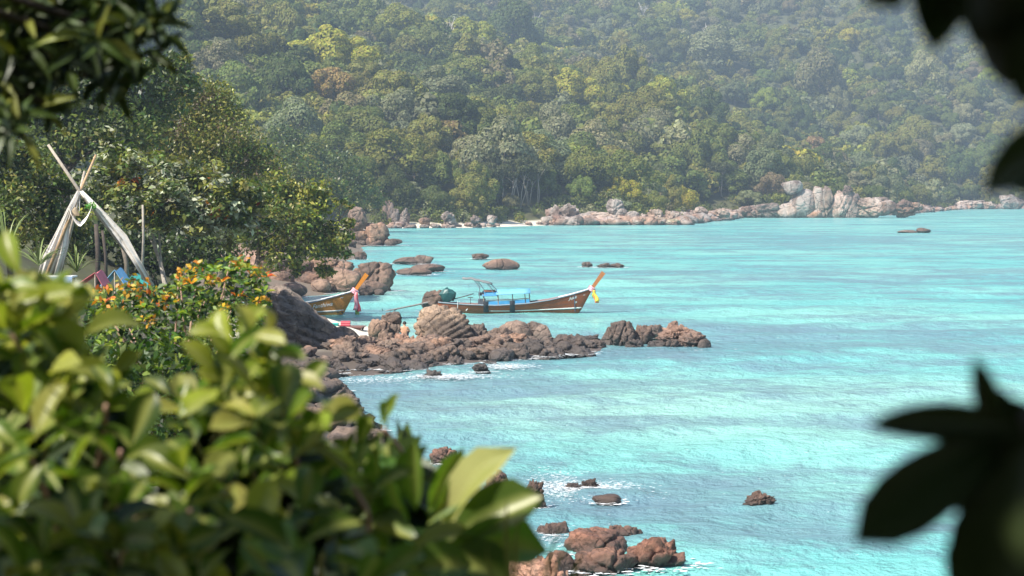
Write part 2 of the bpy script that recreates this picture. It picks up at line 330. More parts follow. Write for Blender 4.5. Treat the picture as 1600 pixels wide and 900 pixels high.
# ------------------------------------------------------------------ foliage meshes
def rand_unit(rs, n):
    v = rs.normal(size=(n, 3)); return v / np.linalg.norm(v, axis=1, keepdims=True)
def quads_from(C, Nrm, size, rs, aspect=0.7, diamond=True):
    """leaf-shaped quads at C facing Nrm"""
    n = len(C); t = rand_unit(rs, n); a = np.cross(Nrm, t); a /= np.linalg.norm(a, axis=1, keepdims=True) + 1e-9; b = np.cross(Nrm, a)
    s = np.asarray(size).reshape(-1, 1) * (0.7 + 0.6 * rs.random((n, 1)))
    k = aspect
    return np.stack([C - a * s, C + b * s * k + Nrm * s * 0.12, C + a * s, C - b * s * k + Nrm * s * 0.12], 1).reshape(-1, 3)
def crown_pts(rs, R, H, lobes, n, lobe_r=(0.28, 0.46), jitter=0.55, flat=0.0):
    """points on a bumpy dome: many lobes of different sizes"""
    L = []
    for k in range(lobes):
        ph = (k * 2.39996) + rs.normal() * 0.5; zz = 1 - (k + 0.5) / lobes * 1.15 + rs.normal() * .10
        rr = math.sqrt(max(0, 1 - min(1, zz * zz))) * rs.uniform(.45, .98)
        L.append((math.cos(ph) * rr * R, math.sin(ph) * rr * R, zz * H * rs.uniform(.5, .86), R * rs.uniform(lobe_r[0] * .55, lobe_r[1] * 1.02)))
    L.append((0, 0, 0.22 * H, 0.55 * R)); L = np.array(L)
    pick = rs.choice(len(L), n, p=L[:, 3] ** 2 / (L[:, 3] ** 2).sum()); d = rand_unit(rs, n); d[:, 2] = np.abs(d[:, 2]) * np.where(rs.random(n) < .75, 1, -1)
    l = L[pick]; vs_ = H / R
    C = l[:, :3] + d * l[:, 3:4] * np.array([1, 1, min(1, 0.55 + 0.4 * vs_)]) * (0.86 + 0.2 * rs.random((n, 1)))
    keep = np.ones(n, bool)
    for q in L:
        keep &= ~(np.linalg.norm((C - q[:3]) / np.array([1, 1, min(1, 0.55 + 0.4 * vs_)]), axis=1) < q[3] * 0.8)
    C = C[keep]; d = d[keep]
    nr = d + rand_unit(rs, len(C)) * jitter; nr /= np.linalg.norm(nr, axis=1, keepdims=True)
    return C, nr, L
def quad_mesh(name, V, mat):
    q = np.arange(len(V)).reshape(-1, 4); return mesh_np(name, V, np.full(len(q), 4), q, mat)
def trunk_mesh(name, rs, h, r, L, mat, base=-2.0):
    mb = MB(); bend = rs.normal(size=2) * 0.05 * h
    top = Vector((bend[0], bend[1], h))
    mb.tube([(0, 0, base), (bend[0] * .3, bend[1] * .3, h * .5), top], [r * 1.3, r, r * .7], 7)
    for q in L[:10]:
        e = Vector((q[0] * .8, q[1] * .8, h + q[2] * 0.85)); md = top.lerp(e, 0.5) + Vector((0, 0, -0.08 * h))
        mb.tube([top - Vector((0, 0, 0.12 * h)), md, e], [r * .5, r * .32, r * .1], 5, False)
    return mb.mesh(name, mat, True)

# far forest prototypes: crown radius 1 unit = scaled later
PROTO = []
def build_protos():
    for k in range(9):
        rs = np.random.default_rng(100 + k)
        R = 6.0; H = R * (0.95, 0.75, 1.2, 0.85, 1.0, 1.5, 0.7, 1.1, 0.9)[k]
        C, nr, L = crown_pts(rs, R, H, (16, 22, 14, 26, 18, 14, 20, 30, 12)[k], (8800, 9400, 9600, 10200, 8300, 9000, 8400, 10200, 5200)[k], ((.26, .42), (.2, .36), (.3, .46), (.18, .32), (.26, .44), (.26, .4), (.22, .4), (.16, .3), (.22, .34))[k])
        V = quads_from(C, nr, 0.25 if k != 8 else 0.22, rs, 0.75)
        crown = quad_mesh('forest_crown', V, M_leafobj)
        trunk = trunk_mesh('forest_trunk', rs, 0.05 * R, 0.30, L, M_bark if k % 3 else M_barkpale, -9)
        PROTO.append((crown, trunk, R, H))
build_protos()
COLS = dict(dark=(.078, .105, .025), mid=(.14, .165, .035), olive=(.195, .19, .04), yellow=(.33, .30, .036), lime=(.225, .25, .04), brown=(.20, .175, .085), rust=(.29, .215, .085), grey=(.185, .195, .10), pale=(.26, .26, .13))
CNAME = dict(dark='dark green', mid='mid green', olive='dull olive', yellow='yellow-green', lime='bright fresh green', brown='brownish', rust='rust-orange', grey='grey-green', pale='pale silvery green')
SHAPE = ['round-crowned', 'flat domed', 'tall rounded', 'knobbly broad', 'round billowing', 'tall upright', 'low spreading', 'dense tufted', 'thin airy']
F_GROUP = 'trees of the forested hillside across the bay'
def place_of(px, py, D):
    v = 'low down' if py > 235 else ('halfway up' if py > 125 else 'high up')
    if px < 430: h = 'behind the dark trees left of the bay'
    elif px < 600: h = 'above the left end of the sand beach'
    elif px < 760: h = 'above the rock pillars on the beach'
    elif px < 900: h = 'above the pale trunks at the beach'
    elif px < 1040: h = 'above the pale shore slab'
    elif px < 1180: h = 'above the cobble shore'
    elif px < 1340: h = 'above the boulder headland'
    elif px < 1460: h = 'beyond the headland tip'
    else: h = 'on the hazy far right shore'
    return v, h
def far_tree(x, y, z, scale, k, col, lift=0.0):
    crown, trunk, R, H = PROTO[k]
    px, py = proj((x, y, z + 5)); v, h = place_of(px, py, y)
    o = empty('forest_tree', (x, y, z), f'{CNAME[col]} {SHAPE[k]} tree {v} {h}', 'tree', F_GROUP)
    o.rotation_euler = (0, 0, random.uniform(0, 6.28)); sx = scale * random.uniform(.8, 1.3); o.scale = (sx, scale * random.uniform(.8, 1.3), scale * random.uniform(.85, 1.4))
    hh = 3.0 + lift
    c = link(bpy.data.objects.new('crown', crown), o); c.location = (0, 0, hh)
    j = [random.uniform(.9, 1.1) for _ in range(3)]; b = COLS[col]; g = random.uniform(.85, 1.12)
    c.color = (b[0] * j[0] * g, b[1] * (1 + j[1]) / 2 * g, b[2] * j[2] * g, 1)
    t = link(bpy.data.objects.new('trunk', trunk), o); t.location = (0, 0, hh)
    return o
def hit_hill(px, py, up=6.0):
    d = ray(px, py); Y = np.arange(436, 1650, 2.0); X = d.x / d.y * Y; Z = CAMZ + d.z / d.y * Y
    g = ground(X, Y); i = int(np.argmax(g + up >= Z))
    return (float(X[i]), float(Y[i]), float(g[i])) if g[i] + up >= Z[i] else None
def build_forest():
    taken = []; count = 0
    special = [(510, 92, 64, 'yellow', 1), (518, 132, 44, 'rust', 0), (735, 78, 58, 'lime', 3), (730, 132, 52, 'mid', 3), (712, 178, 48, 'dark', 7), (655, 172, 42, 'yellow', 0), (885, 150, 48, 'yellow', 1), (830, 145, 42, 'olive', 0), (975, 132, 46, 'olive', 1),
               (955, 160, 40, 'yellow', 3), (1030, 175, 44, 'yellow', 1), (860, 225, 46, 'pale', 4), (700, 205, 36, 'rust', 4), (390, 70, 40, 'olive', 4), (440, 60, 44, 'olive', 0), (350, 40, 50, 'olive', 1), (1120, 90, 42, 'grey', 4), (1280, 150, 46, 'brown', 2),
               (1440, 130, 34, 'pale', 4), (1400, 245, 42, 'olive', 1), (1270, 245, 36, 'rust', 3), (1250, 258, 36, 'yellow', 0), (1140, 280, 34, 'mid', 5), (460, 200, 48, 'grey', 2), (560, 210, 46, 'mid', 0), (620, 60, 40, 'lime', 4), (800, 70, 44, 'dark', 2), (1010, 60, 38, 'mid', 0), (1435, 200, 20, 'pale', 4), (780, 250, 40, 'grey', 0), (930, 245, 42, 'pale', 2)]
    inst = []
    for (px, py, rpx, col, k) in special:
        h = hit_hill(px, py)
        if h: inst.append((*h, rpx / F * h[1] / 6.0, k, col)); taken.append((h[0], h[1], rpx / F * h[1]))
    rs = random.Random(11); y = 438.0
    names = ['dark', 'mid', 'olive', 'yellow', 'lime', 'brown', 'rust', 'grey', 'pale']
    while y < 1500:
        sp = 9.2 + (y - 438) * 0.0030
        x = -0.285 * y - 8
        while x < 0.285 * y + 8:
            X = x + rs.uniform(-.42, .42) * sp; Y = y + rs.uniform(-.45, .45) * sp; x += sp
            d = float(far_d(np.array([X]), np.array([Y]))[0])
            if d < 9: continue
            z = gz(X, Y); px, py = proj((X, Y, z + 9))
            if py < -50 or px < 60: continue
            if any((X - a) ** 2 + (Y - b) ** 2 < (0.7 * r) ** 2 for a, b, r in taken): continue
            sc = rs.choice([.45, .6, .72, .85, .95, 1.0, 1.1, 1.25, 1.5]) * rs.uniform(.9, 1.1)
            if d < 22: sc *= 0.72
            wts = [20, 30, 28, 2.5, 5, 4, .3, 10, 2] if px < 1150 else [16, 24, 28, 1.5, 3, 7, .5, 15, 4]
            if d < 25: wts = [26, 22, 16, 2, 4, 5, 0, 16, 8]
            inst.append((X, Y, z, sc, rs.randrange(9), rs.choices(names, wts)[0]))
        y += sp * 0.92
    inst.sort(key=lambda t: t[1] - t[3] * 60)
    # visible share: walk front to back over a coarse picture grid
    seen = np.zeros((100, 200), bool); shown = []
    for t in inst:
        X, Y, z, sc = t[:4]; px, py = proj((X, Y, z + 3 + 3 * sc)); r = 6 * sc / Y * F
        x0, x1 = int((px - r) / 8), int((px + r) / 8) + 1; y0, y1 = int((py - r * .75) / 8), int((py + r * .6) / 8) + 1
        x0 = max(0, x0); y0 = max(0, y0); x1 = min(200, x1); y1 = min(43, y1)
        v = 0
        if x1 > x0 and y1 > y0: blk = seen[y0:y1, x0:x1]; v = int((~blk).sum()); blk[:] = True
        if x0 * 8 < 330 and py > 60: v *= 0.3
        shown.append(v)
    order = sorted(range(len(inst)), key=lambda i: -shown[i]); top = set(order[:290])
    mass = [inst[i] for i in range(len(inst)) if i not in top]
    for i in sorted(top): far_tree(inst[i][0], inst[i][1], inst[i][2], inst[i][3], inst[i][4], inst[i][5])
    print('forest trees', len(inst), 'visible', sum(1 for s in shown if s > 0), 'mass', len(mass))
    lows = []
    for k in range(6):
        q = np.random.default_rng(300 + k); C, nr, L = crown_pts(q, 6, (5.5, 7, 4.6, 8, 6, 5)[k], 18, 1150, (.24, .42)); lows.append(quads_from(C, nr, 0.62, q, 0.8))
    VV = []; TT = []
    for (X, Y, z, sc, k, col) in mass:
        v = lows[k % 6]; a = rs.uniform(0, 6.28); ca, sa = math.cos(a), math.sin(a)
        P = np.stack([(v[:, 0] * ca - v[:, 1] * sa) * sc + X, (v[:, 0] * sa + v[:, 1] * ca) * sc + Y, v[:, 2] * sc * rs.uniform(.9, 1.2) + z + 3 * sc], -1); VV.append(P)
        g = rs.uniform(.75, 1.2); TT.append(np.tile(np.array([*(c * g for c in COLS[col]), 1.0]), (len(v), 1)))
    V = np.concatenate(VV); me = quad_mesh('far_forest', V, M_leafatt)
    a = me.attributes.new('tint', 'FLOAT_COLOR', 'POINT'); a.data.foreach_set('color', np.concatenate(TT).astype(np.float32).ravel())
    o = link(bpy.data.objects.new('far_forest', me)); tag(o, 'dense hazy forest filling the hillside between the larger crowns', 'forest', kind='stuff')
    print('mass quads', len(V) // 4)
build_forest()

# low green scrub along the foot of the hill, one mass
def build_scrub():
    rs = np.random.default_rng(21); VV = []; TT = []
    for k in range(420):
        j = rs.integers(2, len(FB) - 3); t = rs.random(); a = FB[j] * (1 - t) + FB[j + 1] * t
        q = FB[j + 1] - FB[j]; nrm = np.array([-q[1], q[0]]) / np.linalg.norm(q); dd = rs.uniform(6, 20); p = a + nrm * dd
        z = gz(p[0], p[1]); r = rs.uniform(1.2, 3.2); C, nr, L = crown_pts(rs, r, r * 1.1, 7, 190, (.35, .55)); C = C + np.array([p[0], p[1], z + 0.1 * r]); V = quads_from(C, nr, 0.32, rs, 0.6)
        VV.append(V); c = list(COLS.values())[rs.choice([0, 1, 2, 7, 8], p=[.35, .3, .15, .12, .08])]; g = rs.uniform(.7, 1.2); TT.append(np.tile(np.array([c[0] * g, c[1] * g, c[2] * g, 1]), (len(V), 1)))
    V = np.concatenate(VV); me = quad_mesh('undergrowth', V, M_leafatt); a = me.attributes.new('tint', 'FLOAT_COLOR', 'POINT'); a.data.foreach_set('color', np.concatenate(TT).astype(np.float32).ravel())
    tag(link(bpy.data.objects.new('undergrowth', me)), 'low green scrub along the foot of the forested hill', 'undergrowth', kind='stuff')
build_scrub()

# slender pale-stemmed trees at the far beach, and bare grey trees on the slope
def build_stem_trees():
    rs = np.random.default_rng(5)
    for k, (px, py, h) in enumerate([(748, 334, 9), (765, 332, 10), (780, 330, 9.5), (795, 333, 11), (812, 332, 10), (826, 331, 9), (842, 330, 10), (1015, 318, 9), (1045, 318, 10), (1070, 322, 8), (1128, 316, 10)]):
        hh = hit_hill(px, py - 8, 0.4)
        if not hh: continue
        x, y, z = hh; side = 'behind the sand beach' if px < 900 else 'behind the cobble shore'
        o = empty('shore_tree', (x, y, z), f'slender pale-stemmed tree with thin crown {side}, {["first","second","third","fourth","fifth","sixth","seventh","first","second","third","fourth"][k]} from the left', 'tree', 'slender pale-stemmed trees on the far shore')
        mb = MB(); tips = []
        for s in range(3):
            a = rs.uniform(0, 6.28); b = Vector((rs.normal() * .4, rs.normal() * .4, -1)); t = Vector((math.cos(a) * h * .25, math.sin(a) * h * .2, h * rs.uniform(.75, 1))); m1 = b.lerp(t, .5) + Vector((rs.normal() * .5, 0, 0))
            mb.tube([b, m1, t], [.17, .13, .08], 6); tips.append(t)
            for q in range(2):
                e = t + Vector((rs.normal() * 1.5, rs.normal() * 1.5, rs.uniform(.4, 1.4))); mb.tube([m1.lerp(t, .6), e], [.08, .03], 5); tips.append(e)
        mb.obj('trunk', M_barkpale, o, True); VV = []
        for t in tips:
            C, nr, L = crown_pts(rs, 1.7, 1.3, 7, 330, (.3, .5)); VV.append(quads_from(C + np.array(t), nr, .25, rs, .5))
        c = link(bpy.data.objects.new('crown', quad_mesh('stem_crown', np.concatenate(VV), M_leafobj)), o); g = rs.uniform(.8, 1.2); c.color = (.10 * g, .11 * g, .045 * g, 1)
    for k, (px, py, h) in enumerate([(702, 62, 15), (1106, 62, 16), (838, 30, 12), (1005, 18, 13)]):
        hh = hit_hill(px, py + 16, 3)
        x, y, z = hh; o = empty('bare_tree', (x, y, z), ['bare grey tree with forked white limbs high on the slope', 'tall bare whitish tree standing above the right of the forest', 'small bare tree near the top edge behind the forest', 'leafless pale tree at the skyline side of the slope'][k], 'tree', 'bare trees on the slope')
        mb = MB(); top = Vector((0, 0, h * .6)); mb.tube([(0, 0, -1), (.3, 0, h * .3), top], [.42, .34, .26], 7)
        for q in range(8):
            a = q * 2.4; e = top + Vector((math.cos(a) * h * .25, math.sin(a) * h * .25, h * rs.uniform(.2, .6))); s = Vector((0, 0, h * rs.uniform(.35, .6))); md = s.lerp(e, .5) + Vector((0, 0, .6)); mb.tube([s, md, e], [.2, .14, .05], 5)
            for r in range(2): mb.tube([md, md + Vector((rs.normal() * 1.6, rs.normal() * 1.6, rs.uniform(.5, 2)))], [.1, .03], 4)
        mb.obj('trunk', simple('dead_wood', (.52, .49, .46), .9, .15), o, True)
build_stem_trees()

# ------------------------------------------------------------------ rocks
def ico(sub):
    bm = bmesh.new(); bmesh.ops.create_icosphere(bm, subdivisions=sub, radius=1); v = np.array([q.co[:] for q in bm.verts]); f = np.array([[q.index for q in fc.verts] for fc in bm.faces]); bm.free(); return v, f
ICO = {s: ico(s) for s in (3, 4, 5)}
def n3(P, s, seed):
    return (vnoise(P[:, 0] + P[:, 2] * .71, P[:, 1] - P[:, 2] * .37, s, seed) + vnoise(P[:, 1] + 3.1, P[:, 2] + P[:, 0] * .53, s, seed + 1) + vnoise(P[:, 2] - 1.7, P[:, 0] - P[:, 1] * .61, s, seed + 2)) / 3 - .5
def rock_mesh(seed, kind, mat, sub=4):
    rs = np.random.default_rng(seed); v, f = ICO[sub]; v = v.copy()
    npl = dict(round=9, block=11, craggy=14, layer=9, slab=10)[kind]
    pl = rand_unit(rs, npl); dd = rs.uniform(.62, .95, npl)
    if kind in ('block', 'slab', 'layer'): pl[0] = (0.1, -.15, .98); dd[0] = .7
    t = np.maximum(v @ pl.T, 1e-3) / dd
    kk = dict(round=8, block=40, craggy=50, layer=20, slab=34)[kind]
    r = 1.0 / ((t ** kk).sum(1) + 1.0) ** (1 / kk)
    P = v * r[:, None]
    P = P * (1 + 0.22 * n3(v, 1.6, seed)[:, None])
    nc = dict(round=0, block=7, craggy=20, layer=0, slab=8)[kind]
    if nc:  # jointed blocks: every cell of the surface stands a little in or out, with a groove between
        sd_ = rand_unit(rs, nc); jit = v + .5 * np.stack([n3(v, 2.2, seed + 60), n3(v, 2.2, seed + 63), n3(v, 2.2, seed + 66)], 1); dist = np.linalg.norm(jit[:, None] - sd_[None], axis=2)
        o2 = np.sort(dist, 1); cell = dist.argmin(1); edge = o2[:, 1] - o2[:, 0]
        P = P * (1 + rs.uniform(-.16, .10, nc)[cell] * np.clip(edge / .06, 0, 1) - .10 * np.exp(-(edge / .05) ** 2))[:, None]
    amp = dict(round=.06, block=.13, craggy=.30, layer=.12, slab=.14)[kind]
    rg = 1 - np.abs(n3(v, 3.2, seed + 13)) * 7; P = P * (1 + amp * 1.3 * n3(v, 4.0, seed + 5)[:, None] + amp * .9 * n3(v, 9.0, seed + 9)[:, None] - amp * .55 * np.clip(rg, 0, 1)[:, None])
    # joints: grooves along a few cutting planes
    ng = dict(round=1, block=4, craggy=7, layer=2, slab=4)[kind]
    for g in range(ng):
        nn = rand_unit(rs, 1)[0]; o = rs.uniform(-.35, .35); w_ = rs.uniform(.03, .06); dist = np.abs(P @ nn - o + .12 * n3(v, 2.5, seed + 20 + g))
        P = P * (1 - (.2 if kind != 'round' else .08) * np.exp(-(dist / w_) ** 2))[:, None]
    if kind == 'layer':
        ax = np.array([-.55, .1, .83]); s = P @ ax + .22 * n3(v, 1.7, seed + 50) + .07 * n3(v, 5, seed + 53); saw = (s * 5.2) % 1.0
        P = P * (1 - .15 * np.clip((saw - .62) / .38, 0, 1) ** 1.5 * (0.6 + 1.2 * vnoise(v[:, 0], v[:, 1], 2, seed)))[:, None]
    lo = P.min(0); hi = P.max(0); P = (P - (lo + hi) / 2) / (hi - lo) * 2  # unit box -1..1
    return mesh_np('rock', P, np.full(len(f), 3), f, mat, True)
RPROT = {}
def rock_proto(kind, mat, i, sub):
    key = (kind, mat.name, i, sub)
    if key not in RPROT: RPROT[key] = rock_mesh(1000 + i * 37 + len(kind) * 101, kind, mat, sub)
    return RPROT[key]
WATERLINE = []
def rock(x0, x1, yt, yb, kind, mat, label, group, D=None, zb=None, sub=4, seed=None, tint=1.0, depth=0.85, rot=None, roll=0.0, name='boulder', sink=0.2, grow=1.1):
    """a boulder that fills a box of the photograph, standing at distance D"""
    s = seed if seed is not None else random.randrange(8)
    if D is None:
        p = onz((x0 + x1) / 2, yb, 0); D = p.y
    c = at((x0 + x1) / 2, yb, D); top = at((x0 + x1) / 2, yt, D).z; wd = (x1 - x0) / F * D
    h = max(top - c.z, .15); zb = c.z - sink * h - 0.05; h2 = top - zb
    o = bpy.data.objects.new(name, rock_proto(kind, mat, s, sub)); link(o)
    dp = wd * depth; o.location = (c.x, D + dp * .4, zb + h2 / 2); o.scale = (wd / 2 * grow, dp / 2, h2 / 2 * 1.04)
    o.rotation_euler = (0, roll, random.choice([0, math.pi, .25, -.25, 2.9, 3.4]) if rot is None else rot)
    t = tint if hasattr(tint, '__len__') else (tint, tint, tint); j = random.uniform(.88, 1.12); o.color = (t[0] * j, t[1] * j, t[2] * j, 1)
    tag(o, label, 'rock', group)
    if c.z < 0.4: WATERLINE.append((c.x, D, wd, D + dp * .4, dp))
    return o
# -- far headland
G = 'boulders of the far headland'
pinkish = (.94, .86, .8); greyish = (.72, .72, .74); orange = (1.1, .85, .68); white = (1.0, .95, .9)
for (x0, x1, yt, yb, kd, sd, tn, lb) in [
    (1238, 1276, 296, 336, 'round', 0, greyish, 'tall grey boulder with a pale foot, left of the headland centre'), (1226, 1252, 282, 300, 'round', 1, (.42, .37, .34), 'dark boulder perched on top of the headland pile'),
    (1273, 1302, 291, 339, 'slab', 2, pinkish, 'tall pale slab at the middle of the headland'), (1298, 1322, 298, 339, 'slab', 3, (1.1, 1.05, 1.05), 'upright light slab right of the headland middle'),
    (1318, 1344, 300, 340, 'slab', 4, (.9, .9, .95), 'blue-grey leaning slab in the headland'), (1336, 1392, 308, 337, 'layer', 5, white, 'long white streaked slab sloping to the right on the headland'),
    (1374, 1402, 314, 333, 'round', 6, (.75, .62, .55), 'smooth brown boulder near the headland tip'), (1398, 1432, 321, 338, 'block', 7, orange, 'orange low boulder at the headland tip'), (1218, 1254, 317, 341, 'round', 2, white, 'whitish round boulder at the waterline of the headland'),
    (1262, 1283, 326, 341, 'round', 4, orange, 'small orange round boulder between the headland slabs'), (1184, 1222, 317, 340, 'slab', 1, greyish, 'grey sloping slab at the left of the headland'), (1160, 1192, 321, 340, 'slab', 6, (.8, .66, .6), 'brown wedge of rock where the headland begins'),
    (1404, 1424, 311, 326, 'craggy', 3, (.8, .6, .55), 'jagged reddish rock behind the headland tip'), (1318, 1334, 289, 303, 'craggy', 5, (.6, .55, .55), 'jagged dark rock under the trees at the headland top'), (1425, 1442, 316, 328, 'block', 0, orange, 'upright orange block near the headland tip'), (1300, 1318, 320, 341, 'round', 7, (.9, .75, .66), 'round pinkish boulder at the foot of the upright slabs'),
    (1500, 1540, 313, 326, 'slab', 2, white, 'flat pale slab on the distant right shore'), (1535, 1555, 315, 327, 'craggy', 1, pinkish, 'cracked pink block beside the distant flat slab'), (1568, 1600, 304, 326, 'slab', 3, greyish, 'grey pointed outcrop at the far right edge of the shore')]:
    rock(x0, x1, yt, yb, kd, M_rock_far, lb, G, D=617 if x1 < 1445 else 925, seed=sd, tint=tn, grow=1.3, sub=5)
# -- far beach rocks
G = 'rocks of the far beach'
for (x0, x1, yt, yb, kd, sd, tn, lb) in [
    (596, 613, 312, 351, 'craggy', 0, (.8, .7, .66), 'tall pinkish rock pillar at the left of the sand beach'), (611, 624, 325, 351, 'craggy', 1, (.7, .7, .72), 'grey rock pillar next to the tall pink pillar'), (624, 640, 325, 352, 'craggy', 2, (.8, .7, .68), 'stubby rock pillar right of the two taller pillars'),
    (762, 776, 336, 348, 'round', 1, white, 'whitish round boulder at the edge of the sand'), (854, 880, 320, 347, 'craggy', 3, (.85, .72, .68), 'craggy pink outcrop at the right end of the sand'), (876, 908, 318, 346, 'craggy', 4, (.8, .72, .68), 'craggy outcrop with bushes behind, beside the pale slab'),
    (904, 988, 331, 352, 'slab', 5, white, 'broad flat whitish slab on the shore'), (950, 974, 311, 333, 'block', 6, (.62, .62, .66), 'upright grey block standing behind the pale slab'), (963, 979, 325, 338, 'round', 2, greyish, 'small round grey boulder on the pale slab'), (976, 998, 330, 346, 'round', 3, greyish, 'rounded grey boulder right of the pale slab'),
    (1010, 1040, 326, 346, 'craggy', 5, white, 'jagged pale rock ridge before the dark thicket'), (1036, 1063, 328, 348, 'craggy', 6, pinkish, 'jagged pink rock ridge reaching the water'), (1056, 1072, 327, 344, 'round', 5, greyish, 'grey egg-shaped boulder beside the jagged ridge'), (905, 950, 340, 356, 'block', 1, (.8, .62, .52), 'brown block at the water below the pale slab'), (945, 990, 343, 357, 'block', 2, (.75, .62, .55), 'low brown rock at the water right of the brown block'),
    (1086, 1105, 323, 334, 'round', 0, white, 'whitish boulder on the cobble shore'), (1118, 1140, 325, 338, 'craggy', 7, white, 'pale lumpy boulder near the end of the cobble shore'), (735, 752, 336, 348, 'craggy', 2, (.6, .58, .6), 'dark grey rock in the shade behind the sand'), (690, 712, 330, 348, 'craggy', 4, (.6, .56, .56), 'shaded rock under the low tree at the beach'), (655, 672, 340, 350, 'block', 3, orange, 'small orange block beside the stubby pillar')]:
    D = 446 if x1 < 860 else (484 if x1 < 1065 else 548)
    rock(x0, x1, yt, yb, kd, M_rock_far, lb, G, D=D, seed=sd, tint=tn, grow=1.2)
G = 'loose boulders strewn along the far shore'
rs = random.Random(4); RUB = []
for k in range(420):
    j = rs.choice([2, 3, 4, 4, 5, 6, 6, 7, 8, 9, 10]); t = rs.random(); a = FB[j] * (1 - t) + FB[j + 1] * t
    inl = rs.uniform(-1.2, 6.5) if j >= 4 else rs.uniform(-1, 4.5); X, Y = a[0] + rs.uniform(-1, 1) - (inl * .8 if j in (5, 6, 8, 9) else 0), a[1] + inl; r = rs.uniform(.5, 1.9) ** 1.1 * (0.6 if j < 4 else 1.25)
    px, py = proj((X, Y, 0))
    if 780 < px < 850 and rs.random() < .75: continue
    sec = 'on the left sand beach' if px < 860 else ('below the pale slab' if px < 1065 else ('on the cobble shore' if px < 1170 else ('at the foot of the headland' if px < 1440 else 'on the distant right shore')))
    tn = rs.choice([orange, pinkish, greyish, (.9, .75, .65), white, (.55, .5, .5)]); tw = {orange: 'orange', pinkish: 'pinkish', greyish: 'grey', white: 'whitish'}.get(tn, 'brown')
    pm = rock_proto(rs.choice(['round', 'block', 'craggy', 'craggy', 'slab']), M_rock_far, rs.randrange(8), 3)
    if k >= 130: RUB.append((pm, X, Y, max(gz(X, Y), 0) + r * .25, r * rs.uniform(.9, 1.6), r, r * rs.uniform(.5, .85), rs.uniform(0, 6))); continue
    o = bpy.data.objects.new('boulder', pm); link(o)
    o.location = (X, Y, max(gz(X, Y), 0) + r * .25); o.scale = (r * rs.uniform(.9, 1.6), r, r * rs.uniform(.5, .85)); o.rotation_euler = (0, 0, rs.uniform(0, 6)); o.color = (*[c * rs.uniform(.9, 1.1) for c in tn], 1)
    tag(o, f'{"small" if r < .9 else "middling"} {tw} boulder {sec}', 'rock', G)
def rubble():
    VV = []; FF = []; n0 = 0
    for (pm, X, Y, Z, sx_, sy_, sz_, a) in RUB:
        V = np.zeros(len(pm.vertices) * 3); pm.vertices.foreach_get('co', V); V = V.reshape(-1, 3) * np.array([sx_, sy_, sz_]); ca, sa = math.cos(a), math.sin(a)
        VV.append(np.stack([V[:, 0] * ca - V[:, 1] * sa + X, V[:, 0] * sa + V[:, 1] * ca + Y, V[:, 2] + Z], -1)); FF.append(ICO[3][1] + n0); n0 += len(V)
    f = np.concatenate(FF); o = link(bpy.data.objects.new('shore_rubble', mesh_np('shore_rubble', np.concatenate(VV), np.full(len(f), 3), f, M_rock_far, True))); o.color = (.95, .8, .72, 1); tag(o, 'jumble of small pinkish stones along the far waterline', 'rubble', kind='stuff')
rubble()
# -- left coast at 300 m
G = 'boulders of the left point'
for (x0, x1, yt, yb, kd, sd, tn, lb) in [(544, 573, 323, 356, 'block', 0, (.8, .75, .75), 'tall grey-brown boulder topping the left point'), (538, 566, 342, 364, 'block', 1, orange, 'orange boulder under the tall one on the left point'), (570, 607, 348, 381, 'slab', 2, (1.05, .85, .75), 'slanted pink slab dipping into the sea at the left point'), (545, 576, 360, 376, 'round', 3, orange, 'rounded orange boulder in the middle of the left point'),
    (552, 574, 370, 387, 'round', 4, greyish, 'dark smooth boulder at the waterline of the left point'), (570, 596, 367, 385, 'round', 5, (.7, .6, .58), 'smooth brown boulder below the slanted slab'), (600, 628, 373, 382, 'round', 6, (.55, .52, .52), 'flat dark rock awash off the left point'), (530, 556, 372, 390, 'block', 7, (.8, .66, .6), 'brown block half hidden by the overhanging tree'), (552, 572, 393, 406, 'block', 2, (.8, .66, .6), 'lone small brown rock between point and boulder pile')]:
    rock(x0, x1, yt, yb, kd, M_rock_mid, lb, G, D=onz(600, 384).y if yb < 390 else None, seed=sd, tint=tn)
G = 'rocks standing in the bay'
for (x0, x1, yt, yb, kd, sd, tn, lb) in [(614, 662, 402, 413, 'round', 0, (.75, .68, .66), 'long low brown rock in the bay, left half of a hump'), (648, 677, 399, 413, 'round', 1, (.72, .66, .64), 'higher right hump of the long low bay rock'), (620, 672, 419, 430, 'round', 2, (.85, .72, .66), 'flat brown rock in the bay nearest the boulder pile'), (643, 694, 413, 425, 'round', 3, (.95, .8, .74), 'flat pinkish rock just behind the nearest flat rock'), (738, 764, 396, 405, 'block', 4, (.7, .62, .6), 'small dark rock alone beyond the round boulder'), (757, 811, 405, 423, 'round', 5, (.95, .78, .70), 'smooth domed brown boulder rising from the bay'),
    (909, 926, 409, 418, 'craggy', 1, (.45, .45, .48), 'small black spiky rock left of the awash reef'), (932, 958, 411, 419, 'craggy', 2, (.45, .44, .46), 'low dark reef rock barely above water'), (952, 976, 411, 419, 'craggy', 3, (.5, .46, .46), 'low dark reef rock at the right end of the reef'), (1434, 1456, 356, 364, 'round', 4, (.7, .55, .5), 'tiny dark rock off the headland tip'), (1404, 1436, 359.5, 364, 'round', 5, pinkish, 'flat pale rock awash off the headland tip'), (659, 697, 454, 488, 'block', 6, (.75, .66, .64), 'pointed brown boulder behind the boat engine')]:
    rock(x0, x1, yt, yb, kd, M_rock_mid, lb, G, seed=sd, tint=tn)
